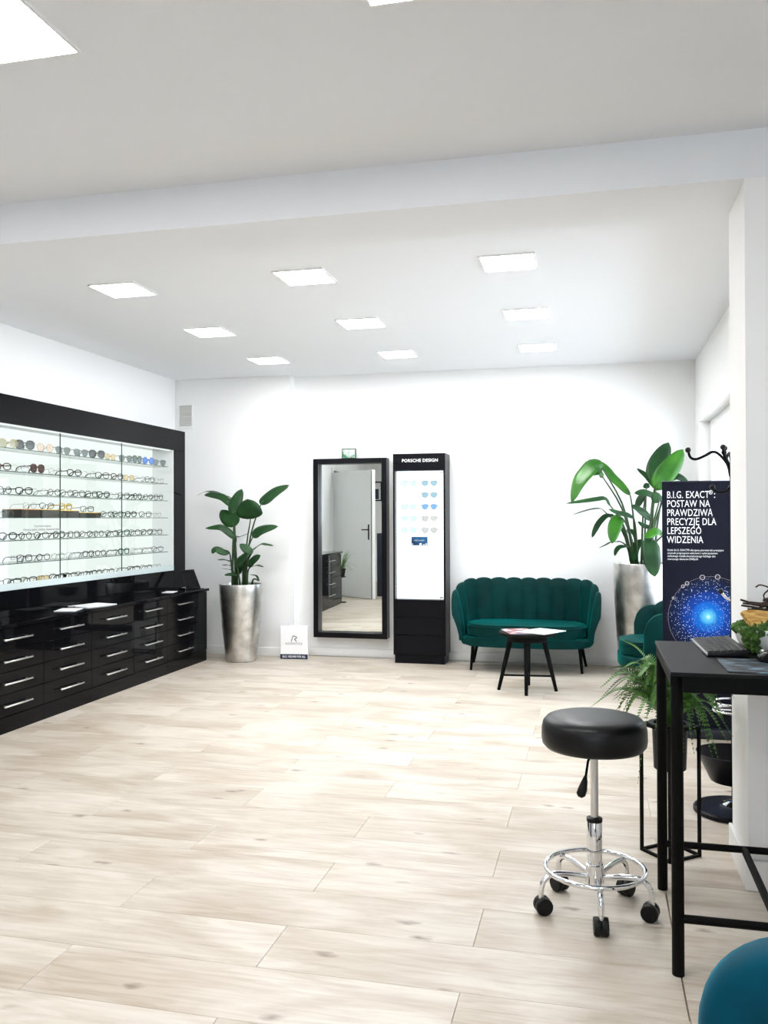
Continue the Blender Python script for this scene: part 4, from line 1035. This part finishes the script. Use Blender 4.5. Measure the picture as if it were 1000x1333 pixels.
RIGHT_LEAVES=[
 ([(0.069,7.68,1.768),(0.033,7.638,1.798),(-0.014,7.597,1.804),(-0.057,7.555,1.751),(-0.108,7.513,1.687),(-0.146,7.472,1.608),(-0.187,7.43,1.475)],0.150,'q',(0.345,7.880)),
 ([(0.13,7.58,1.454),(0.088,7.53,1.516),(0.017,7.48,1.511),(-0.103,7.43,1.494),(-0.233,7.38,1.473)],0.048,'m',(0.316,7.880)),
 ([(0.295,7.78,1.553),(0.23,7.78,1.625),(0.154,7.78,1.705),(0.106,7.78,1.775),(0.049,7.78,1.844)],0.085,'m',(0.345,7.880)),
 ([(0.072,7.73,1.699),(0.038,7.705,1.743),(-0.034,7.68,1.721)],0.062,'m',(0.341,7.880)),
 ([(0.095,7.68,1.395),(0.051,7.642,1.434),(-0.011,7.605,1.434),(-0.091,7.568,1.412),(-0.183,7.53,1.38)],0.042,'u',(0.316,7.880)),
 ([(0.155,7.68,1.375),(0.093,7.642,1.372),(0.036,7.605,1.314),(0.002,7.568,1.251),(-0.023,7.53,1.188)],0.052,'m',(0.307,7.880)),
 ([(0.232,7.58,1.343),(0.184,7.53,1.324),(0.155,7.48,1.253),(0.14,7.43,1.144)],0.118,'f',(0.326,7.880)),
 ([(0.211,7.68,1.152),(0.139,7.647,1.151),(0.091,7.613,1.129),(0.033,7.58,1.101)],0.024,'u',(0.307,7.880)),
 ([(0.262,7.68,1.115),(0.205,7.647,1.109),(0.176,7.613,1.081),(0.161,7.58,1.034)],0.042,'m',(0.316,7.880)),
 ([(0.316,7.58,1.355),(0.259,7.547,1.381),(0.184,7.513,1.4),(0.114,7.48,1.424)],0.058,'m',(0.355,7.880)),
 ([(0.467,7.78,1.335),(0.408,7.747,1.396),(0.35,7.713,1.435),(0.3,7.68,1.453)],0.088,'m',(0.412,7.880)),
 ([(0.565,7.78,1.513),(0.491,7.713,1.541),(0.413,7.647,1.564),(0.324,7.58,1.557)],0.100,'m',(0.460,7.880)),
 ([(0.516,7.88,1.6),(0.466,7.913,1.686),(0.42,7.947,1.739),(0.362,7.98,1.79)],0.058,'m',(0.460,7.880)),
 ([(0.507,7.88,1.645),(0.519,7.913,1.766),(0.565,7.947,1.877),(0.63,7.98,2.008)],0.175,'f',(0.451,7.880)),
 ([(0.493,7.68,1.594),(0.565,7.697,1.705),(0.64,7.713,1.801),(0.726,7.73,1.927)],0.170,'f',(0.470,7.880)),
 ([(0.55,7.53,1.214),(0.493,7.497,1.243),(0.437,7.463,1.217),(0.399,7.43,1.187)],0.078,'m',(0.451,7.880)),
 ([(0.461,7.53,1.176),(0.447,7.493,1.13),(0.449,7.455,1.046),(0.458,7.417,0.963),(0.47,7.38,0.877)],0.150,'f',(0.431,7.880)),
 ([(0.428,7.93,1.567),(0.394,7.93,1.528),(0.37,7.93,1.478),(0.352,7.93,1.448)],0.066,'m',(0.393,7.880)),
 ([(0.442,7.98,1.609),(0.441,7.98,1.634),(0.431,7.98,1.658)],0.060,'f',(0.422,7.880)),
 ([(0.322,7.78,0.983),(0.331,7.755,1.092),(0.387,7.73,1.171)],0.080,'f',(0.364,7.880)),
 ([(0.468,7.83,1.278),(0.42,7.805,1.283),(0.357,7.78,1.32)],0.056,'m',(0.412,7.880)),
 ([(0.608,7.78,1.679),(0.683,7.78,1.707),(0.77,7.78,1.652)],0.080,'m',(0.489,7.880)),
 ([(0.518,7.58,1.48),(0.5,7.58,1.519),(0.492,7.58,1.567)],0.090,'f',(0.451,7.880)),
 ([(0.27,7.88,1.247),(0.327,7.88,1.227),(0.346,7.88,1.148)],0.040,'f',(0.345,7.880)),
]
# ---------------------------------------------------------------- navy banner
BX0, BW, BY, BZ = 0.408, 0.448, 5.70, 1.572
t = thing('display_banner', 'navy advertising banner with white Polish lettering and a blue star swirl', 'banner', (BX0, BY, 0), 0.0)
def banner_mat():
    m = mat('banner_print', srgb(10, 11, 28), 0.5, Specular_IOR_Level=0.15)
    nt, N, L, b = nodes(m)
    tc = N.new('ShaderNodeTexCoord')
    def dist(cx, cz, name=None):
        s = N.new('ShaderNodeVectorMath'); s.operation = 'SUBTRACT'; s.inputs[1].default_value = (cx, 0, cz)
        L.new(tc.outputs['Object'], s.inputs[0])
        k = N.new('ShaderNodeVectorMath'); k.operation = 'MULTIPLY'; k.inputs[1].default_value = (1, 0, 1); L.new(s.outputs[0], k.inputs[0])
        ln_ = N.new('ShaderNodeVectorMath'); ln_.operation = 'LENGTH'; L.new(k.outputs[0], ln_.inputs[0])
        return ln_.outputs['Value'], k.outputs[0]
    CX, CZ = 0.268, 0.742
    d, vec = dist(CX, CZ)
    r = N.new('ShaderNodeValToRGB'); cr = r.color_ramp
    stops = [(0.0, (215, 240, 245)), (0.014, (100, 190, 220)), (0.05, (24, 120, 190)), (0.052, (10, 100, 182)), (0.092, (6, 82, 174)), (0.098, (5, 60, 144)), (0.15, (5, 46, 122)), (0.157, (6, 32, 88)), (0.205, (9, 22, 58)), (0.25, (10, 11, 28))]
    cr.elements[0].position = 0; cr.elements[0].color = srgb(*stops[0][1])
    cr.elements[1].position = stops[-1][0]; cr.elements[1].color = srgb(*stops[-1][1])
    for p, c in stops[1:-1]:
        e = cr.elements.new(p); e.color = srgb(*c)
    L.new(d, r.inputs['Fac'])
    # star particles
    v = N.new('ShaderNodeTexVoronoi'); v.inputs['Scale'].default_value = 125
    mp = N.new('ShaderNodeVectorMath'); mp.operation = 'MULTIPLY'; mp.inputs[1].default_value = (1, 0, 1); L.new(tc.outputs['Object'], mp.inputs[0]); L.new(mp.outputs[0], v.inputs['Vector'])
    sp = N.new('ShaderNodeMath'); sp.operation = 'LESS_THAN'; sp.inputs[1].default_value = 0.25; L.new(v.outputs['Distance'], sp.inputs[0])
    sep = N.new('ShaderNodeSeparateColor'); L.new(v.outputs['Color'], sep.inputs[0])
    keep = N.new('ShaderNodeMath'); keep.operation = 'GREATER_THAN'; keep.inputs[1].default_value = 0.45; L.new(sep.outputs[0], keep.inputs[0])
    zone = N.new('ShaderNodeValToRGB'); z_ = zone.color_ramp
    z_.elements[0].position = 0.06; z_.elements[0].color = (0.3, 0.3, 0.3, 1); z_.elements[1].position = 0.25; z_.elements[1].color = (0, 0, 0, 1)
    for p, c in ((0.10, 0.55), (0.14, 1.0), (0.19, 1.0), (0.215, 0.7)):
        e = z_.elements.new(p); e.color = (c, c, c, 1)
    L.new(d, zone.inputs['Fac'])
    a = N.new('ShaderNodeMath'); a.operation = 'MULTIPLY'; L.new(sp.outputs[0], a.inputs[0]); L.new(keep.outputs[0], a.inputs[1])
    c = N.new('ShaderNodeMath'); c.operation = 'MULTIPLY'; L.new(a.outputs[0], c.inputs[0]); L.new(zone.outputs['Color'], c.inputs[1])
    x = N.new('ShaderNodeMix'); x.data_type = 'RGBA'; L.new(c.outputs[0], x.inputs[0]); L.new(r.outputs['Color'], x.inputs[6]); x.inputs[7].default_value = srgb(215, 235, 255)
    L.new(x.outputs[2], b.inputs['Base Color'])
    return m
boxobj('banner_sheet', 0, BW, 0, 0.004, 0.06, BZ, banner_mat(), t)
boxobj('top_rail', -0.002, BW+0.002, -0.004, 0.010, BZ, BZ+0.008, MT['navy'], t, bev=0.003)
boxobj('base_case', -0.01, BW+0.01, -0.05, 0.06, 0.0, 0.062, MT['navy'], t, bev=0.012, seg=3)
bm = bmesh.new(); tube(bm, [(BW/2, 0.012, 0.06), (BW/2, 0.012, BZ)], 0.007, 8); finish('support_pole', bm, MT['steel'], t, 40)
lines = ['B.I.G. EXACT®:', 'POSTAW NA', 'PRAWDZIWĄ', 'PRECYZJĘ DLA', 'LEPSZEGO', 'WIDZENIA']
for k, s in enumerate(lines):
    if k == 0:
        text('lettering', 'B.I.G. EXACT', 0.0615, MT['ink_white'], t, (0.028, -0.0005, 1.474), sx=0.69, bold=0.0001, space=1.04)
        text('lettering', '®', 0.036, MT['ink_white'], t, (0.275, -0.0005, 1.495), sx=0.85, bold=0.0002)
        text('lettering', ':', 0.0615, MT['ink_white'], t, (0.304, -0.0005, 1.474), sx=0.75, bold=0.0005)
        continue
    text('lettering', s, 0.0615, MT['ink_white'], t, (0.028, -0.0005, 1.474-0.0557*k), sx=0.69, bold=0.0001, space=1.04)
small = ['Dzięki B.I.G. EXACT® oferujemy pierwsze tak precyzyjne', 'soczewki progresywne wykonane z wykorzystaniem', 'dokładnego modelu biometrycznego każdego oka', 'mierzonego skanerem DNEye®']
for k, s in enumerate(small):
    text('lettering', s, 0.0168, MT['ink_white'], t, (0.030, -0.0005, 1.146-0.0185*k), sx=0.83)
# orbit line with small ring marks
CX, CZ, OR = 0.288, 0.735, 0.255
m_o = mat('pale_gold_print', srgb(190, 182, 178), 0.5); bump(m_o, 30, 0.01, 0.001)
bm = bmesh.new()
arc = [(CX+OR*math.cos(math.radians(a)), -0.0006, CZ+OR*math.sin(math.radians(a))) for a in range(56, 218, 3)]
arc = [p for p in arc if p[0] < BW-0.002]
tube(bm, arc, 0.0012, 4, flat=0.4); finish('orbit_line', bm, m_o, t)
for a, r in ((152, 0.006), (131, 0.009), (124, 0.011), (102, 0.014), (82, 0.014)):
    cx, cz = CX+OR*math.cos(math.radians(a)), CZ+OR*math.sin(math.radians(a))
    bm = bmesh.new(); tube(bm, [(cx+r*math.cos(2*PI*k/20), -0.0006, cz+r*math.sin(2*PI*k/20)) for k in range(20)], 0.0018, 4, closed=True); finish('ring_mark', bm, m_o, t)

# ---------------------------------------------------------------- coat rack
RX, RY = 0.617, 4.28
t = thing('coat_rack', 'black metal coat rack with ball-ended hooks and a round base behind the pillar', 'coat rack', (RX, RY, 0))
bm = bmesh.new(); lathe(bm, [(0.172, 0), (0.18, 0.004), (0.18, 0.018), (0.172, 0.026), (0.05, 0.034), (0.03, 0.036)], 48); finish('base', bm, MT['tower_black'], t, 40)
bm = bmesh.new(); lathe(bm, [(0.062, 0.030), (0.062, 0.0385), (0.045, 0.043), (0.028, 0.052), (0.018, 0.054)], 32); finish('base_collar', bm, MT['chrome'], t, 40)
bm = bmesh.new(); lathe(bm, [(0.0135, 0.036), (0.0135, 1.56), (0.010, 1.565)], 16); finish('pole', bm, MT['matte_black'], t, 40)
bm = bmesh.new(); lathe(bm, [(0.10, 0.145), (0.105, 0.148), (0.165, 0.272), (0.168, 0.276), (0.163, 0.276), (0.104, 0.156), (0.02, 0.154)], 40, capt=True); finish('drip_bowl', bm, MT['tower_black'], t, 40)
bm = bmesh.new(); tube(bm, [(-0.005+0.085*math.cos(2*PI*k/40), -0.0+0.085*math.sin(2*PI*k/40), 0.468) for k in range(40)], 0.006, 8, closed=True)
tube(bm, [(-0.09, 0, 0.468), (0.0, 0, 0.468)], 0.005, 8)
tube(bm, [(-0.005+0.085*math.cos(2*PI*k/40), 0.085*math.sin(2*PI*k/40), 0.505) for k in range(40)], 0.0045, 8, closed=True)
finish('umbrella_ring', bm, MT['chrome'], t, 60)
def hook(ang, pts, m=None, ball=0.013):
    c, s = math.cos(ang), math.sin(ang)
    W = [(r*c, r*s, z) for r, z in pts]
    bm = bmesh.new(); tube(bm, catmull(W, 26), 0.006, 8); h = finish('hook', bm, m or MT['matte_black'], t, 60)
    bm = bmesh.new(); bmesh.ops.create_uvsphere(bm, u_segments=14, v_segments=10, radius=ball, matrix=Matrix.Translation(W[0])); finish('hook_ball', bm, MT['rubber'], h, 60)
big = [(0.195, 1.665), (0.185, 1.632), (0.16, 1.622), (0.12, 1.638), (0.085, 1.655), (0.055, 1.640), (0.022, 1.595), (0.010, 1.54)]
inn = [(0.052, 1.674), (0.050, 1.650), (0.040, 1.625), (0.022, 1.595), (0.012, 1.56)]
for k in range(4):
    a = PI+0.05+k*PI/2
    hook(a, big); hook(a+0.5, [(r*1.0, z) for r, z in inn])
low = [(0.088, 1.492), (0.072, 1.474), (0.05, 1.468), (0.028, 1.474), (0.012, 1.49)]
for k in range(4): hook(PI-0.05+k*PI/2, low)
for k in range(4): hook(PI-0.1+k*PI/2, [(0.054, 1.012), (0.04, 0.992), (0.025, 0.978), (0.012, 0.972)], MT['chrome'])

# ---------------------------------------------------------------- potted plants
def leaf_mesh(bm, pts, width, hint, fold=0.22, segs=14, cross=6, seed=0, mi=0):
    C_ = catmull(pts, segs+1)
    up_ = {'f': Vector((0.15, -1, 0.25)), 'u': Vector((0.0, -0.28, 1)), 'm': Vector((0.1, -0.75, 0.65)), 'q': Vector((-0.3, -0.9, 0.45))}[hint].normalized()
    rows_ = []; n = len(C_)
    for i in range(n):
        a = C_[max(0, i-1)]; b = C_[min(n-1, i+1)]; T_ = (b-a).normalized()
        B = T_.cross(up_)
        B = B.normalized() if B.length > 1e-4 else Vector((1, 0, 0))
        Nn = B.cross(T_).normalized()
        s = i/(n-1)
        wd = width*0.5*max(0.02, 1-abs(2*min(1, 0.03+0.97*s**0.85)-1)**2.3)**0.62
        if s >= 0.999: wd = width*0.02
        row = []
        for j in range(cross+1):
            q_ = (j/cross-0.5)*2
            lift = fold*wd*abs(q_) - 0.28*wd*q_*q_ + 0.06*wd*math.sin(9*s+seed+3*q_)*abs(q_)
            row.append(bm.verts.new(C_[i]+B*wd*q_+Nn*lift))
        rows_.append(row)
    for i in range(n-1):
        for j in range(cross): bm.faces.new((rows_[i][j], rows_[i][j+1], rows_[i+1][j+1], rows_[i+1][j])).material_index = mi

def strelitzia(leaves, root, bright, ztop):
    R_ = Vector(root.location)
    for k, (pts, wd, hint, rt_) in enumerate(leaves):
        P_ = [Vector(p)-R_ for p in pts]
        bm = bmesh.new(); leaf_mesh(bm, P_, wd, hint, seed=k)
        lf = finish('leaf', bm, MT['leaf_bright'] if k in bright else MT['leaf'], root, 70)
        sol = lf.modifiers.new('thickness', 'SOLIDIFY'); sol.thickness = 0.0012
        b = P_[0]; g = Vector((rt_[0]-R_.x, max(-0.08, min(0.08, (b.y)*0.4)), ztop-0.02))
        md = g.lerp(b, 0.55)+Vector(((g.x-b.x)*0.18, 0, 0.04))
        bm = bmesh.new(); tube(bm, catmull([g, md, b, b.lerp(P_[1], 0.6)], 12), [0.009+0.002*(1-i/11)-0.0065*(i/11) for i in range(12)], 6); finish('stem', bm, MT['stem'], root, 60)

t = thing('potted_strelitzia', 'leafy plant in a tall silver planter beside the drawer cabinets', 'plant', (-3.297, 7.83, 0), 0, 'plants in silver planters')
bm = bmesh.new(); lathe(bm, [(0.135, 0.0), (0.142, 0.006), (0.160, 0.15), (0.182, 0.33), (0.198, 0.52), (0.206, 0.66), (0.209, 0.725), (0.207, 0.735), (0.196, 0.735), (0.192, 0.70)], 48, capt=False); finish('planter', bm, MT['silver'], t, 40)
bm = bmesh.new(); lathe(bm, [(0.15, 0.690), (0.1935, 0.700), (0.10, 0.712), (0.01, 0.715)], 30); finish('soil', bm, MT['soil'], t, 60)
strelitzia(LEFT_LEAVES, t, (), 0.735)
bm = bmesh.new(); tube(bm, [(0.035, 0, 0.70), (0.04, -0.02, 0.85), (0.05, -0.03, 1.02)], [0.024, 0.02, 0.010], 8); finish('stem', bm, MT['stem'], t, 60)
t = thing('potted_strelitzia', 'large leafy plant in a big silver planter behind the armchair and banner', 'plant', (0.405, 7.90, 0), 0, 'plants in silver planters')
bm = bmesh.new(); lathe(bm, [(0.185, 0.0), (0.195, 0.006), (0.213, 0.2), (0.230, 0.42), (0.243, 0.66), (0.250, 0.86), (0.252, 0.952), (0.249, 0.962), (0.236, 0.962), (0.23, 0.92)], 56, capt=False); finish('planter', bm, MT['silver'], t, 40)
bm = bmesh.new(); lathe(bm, [(0.15, 0.905), (0.233, 0.92), (0.10, 0.93), (0.01, 0.935)], 30); finish('soil', bm, MT['soil'], t, 60)
strelitzia(RIGHT_LEAVES, t, (0, 2, 3, 6, 14, 15), 0.962)

# ---------------------------------------------------------------- fern on its square wire stand
FXc, FYc = 0.290, 3.705
t = thing('plant_stand', 'slim black square-bar plant stand between the table and the pillar', 'plant stand', (FXc, FYc, 0), math.radians(-50))
h, r_ = 0.078, 0.0055
for sx in (-1, 1):
    for sy in (-1, 1): boxobj('leg', sx*h-r_, sx*h+r_, sy*h-r_, sy*h+r_, 0, 0.52, MT['matte_black'], t)
for z_ in (r_, 0.514):
    for s in (-1, 1):
        boxobj('rail', -h+r_, h-r_, s*h-r_, s*h+r_, z_-r_, z_+r_, MT['matte_black'], t); boxobj('rail', s*h-r_, s*h+r_, -h+r_, h-r_, z_-r_, z_+r_, MT['matte_black'], t)
t = thing('potted_fern', 'bushy green fern in a black pot on the wire plant stand', 'fern', (FXc, FYc, 0.341))
bm = bmesh.new(); lathe(bm, [(0.060, 0), (0.063, 0.003), (0.0695, 0.1785), (0.0845, 0.179), (0.0845, 0.184), (0.064, 0.184), (0.062, 0.165)], 32, capt=False); finish('pot', bm, MT['rubber'], t, 40)
bm = bmesh.new(); lathe(bm, [(0.05, 0.155), (0.0622, 0.16), (0.01, 0.168)], 20); finish('soil', bm, MT['soil'], t, 60)
def frond(parent, az, reach, rise, droop, wid, m, n=36, base=(0, 0, 0.165), lean=0.0):
    c, s = math.cos(az), math.sin(az); tw = rf.uniform(-0.45, 0.45)
    p0 = Vector(base)
    P_ = catmull([p0, p0+Vector((c*reach*0.22, s*reach*0.22, rise*0.62)), p0+Vector((c*reach*0.62, s*reach*0.62, rise)), p0+Vector((c*reach, s*reach, rise-droop))], n)
    bm = bmesh.new(); tube(bm, P_, [0.0016*(1-0.7*i/(n-1)) for i in range(n)], 4)
    for i in range(3, n):
        T_ = (P_[min(n-1, i+1)]-P_[i-1]).normalized(); S_ = Vector((-s, c, 0)); S_ = (S_-T_*S_.dot(T_)).normalized()
        S_ = (S_*math.cos(tw)+T_.cross(S_)*math.sin(tw))
        U_ = S_.cross(T_)
        f = i/(n-1); L_ = wid*(math.sin(PI*(0.12+0.86*f**0.8))**0.8)*(1-0.25*f)
        for sd in (-1, 1):
            D = (S_*sd+T_*0.35-U_*0.18).normalized(); hw = T_*min(0.0052, reach*0.46/n+0.0014)
            a = P_[i]; b = a+D*L_*0.55; e = a+D*L_-U_*L_*0.15
            v = [bm.verts.new(x) for x in (a-hw*0.7, b-hw*0.9, e, b+hw*0.9, a+hw*0.7)]
            bm.faces.new((v[0], v[1], v[3], v[4])); bm.faces.new((v[1], v[2], v[3]))
    return finish('frond', bm, m, parent)
rf = random.Random(11)
for k in range(64):
    az = 2*PI*k/64*1.0*7 % (2*PI)+rf.uniform(-0.25, 0.25)
    tier = k % 3
    if tier == 0: reach, rise, droop = rf.uniform(0.14, 0.22), rf.uniform(0.20, 0.27), rf.uniform(0.0, 0.06)
    elif tier == 1: reach, rise, droop = rf.uniform(0.22, 0.30), rf.uniform(0.13, 0.20), rf.uniform(0.06, 0.14)
    else: reach, rise, droop = rf.uniform(0.16, 0.25), rf.uniform(0.10, 0.16), rf.uniform(0.09, 0.20)
    if math.cos(az)*reach > 0.21 and math.sin(az) > -0.75: reach = 0.21/math.cos(az)
    frond(t, az, reach, rise, droop, rf.uniform(0.026, 0.036), MT['fern'])
for az, reach, rise, droop in ((PI+0.15, 0.31, 0.15, 0.07), (PI-0.35, 0.20, 0.30, -0.04), (-0.92, 0.33, 0.14, 0.10), (PI+0.7, 0.17, 0.10, 0.30), (0.1, 0.20, 0.25, 0.05), (PI-0.1, 0.23, 0.20, 0.0)):
    frond(t, az, reach, rise, droop, 0.032, MT['fern'], 44)

for k in range(24):
    az = PI+rf.uniform(-1.5, 1.5) if k < 13 else rf.uniform(-1.35, -0.6)
    frond(t, az, rf.uniform(0.20, 0.29), rf.uniform(0.16, 0.28), rf.uniform(0.0, 0.10), rf.uniform(0.034, 0.042), MT['fern'], 38)
# spiky plant seen in the mirror, on a slim stand
t = thing('spiky_plant', 'spiky green plant at the end of the taller cabinet, seen in the mirror', 'plant', (-3.68, 2.78, 0))
bm = bmesh.new(); lathe(bm, [(0.09, 0), (0.09, 0.012), (0.012, 0.02), (0.012, 0.40), (0.08, 0.41), (0.09, 0.42)], 20); finish('stand', bm, MT['matte_black'], t, 40)
bm = bmesh.new(); lathe(bm, [(0.06, 0.4205), (0.08, 0.55), (0.072, 0.55), (0.01, 0.53)], 20); finish('pot', bm, MT['rubber'], t, 40)
bm = bmesh.new()
for k in range(60):
    a = rf.uniform(-PI*0.75, PI*0.35); r = rf.uniform(0.18, 0.36); z = rf.uniform(-0.16, 0.30)
    p0 = Vector((0, 0, 0.53)); e = Vector((r*math.cos(a), r*math.sin(a), 0.58+z)); md = p0.lerp(e, 0.5)+Vector((0, 0, 0.09))
    C_ = catmull([p0, md, e], 7)
    S_ = Vector((-math.sin(a), math.cos(a), 0))
    L_ = [bm.verts.new(q+S_*0.007*(1-i/6.5)) for i, q in enumerate(C_)]; Rr = [bm.verts.new(q-S_*0.007*(1-i/6.5)) for i, q in enumerate(C_)]
    for i in range(6): bm.faces.new((L_[i], L_[i+1], Rr[i+1], Rr[i]))
finish('foliage', bm, MT['fern'], t)
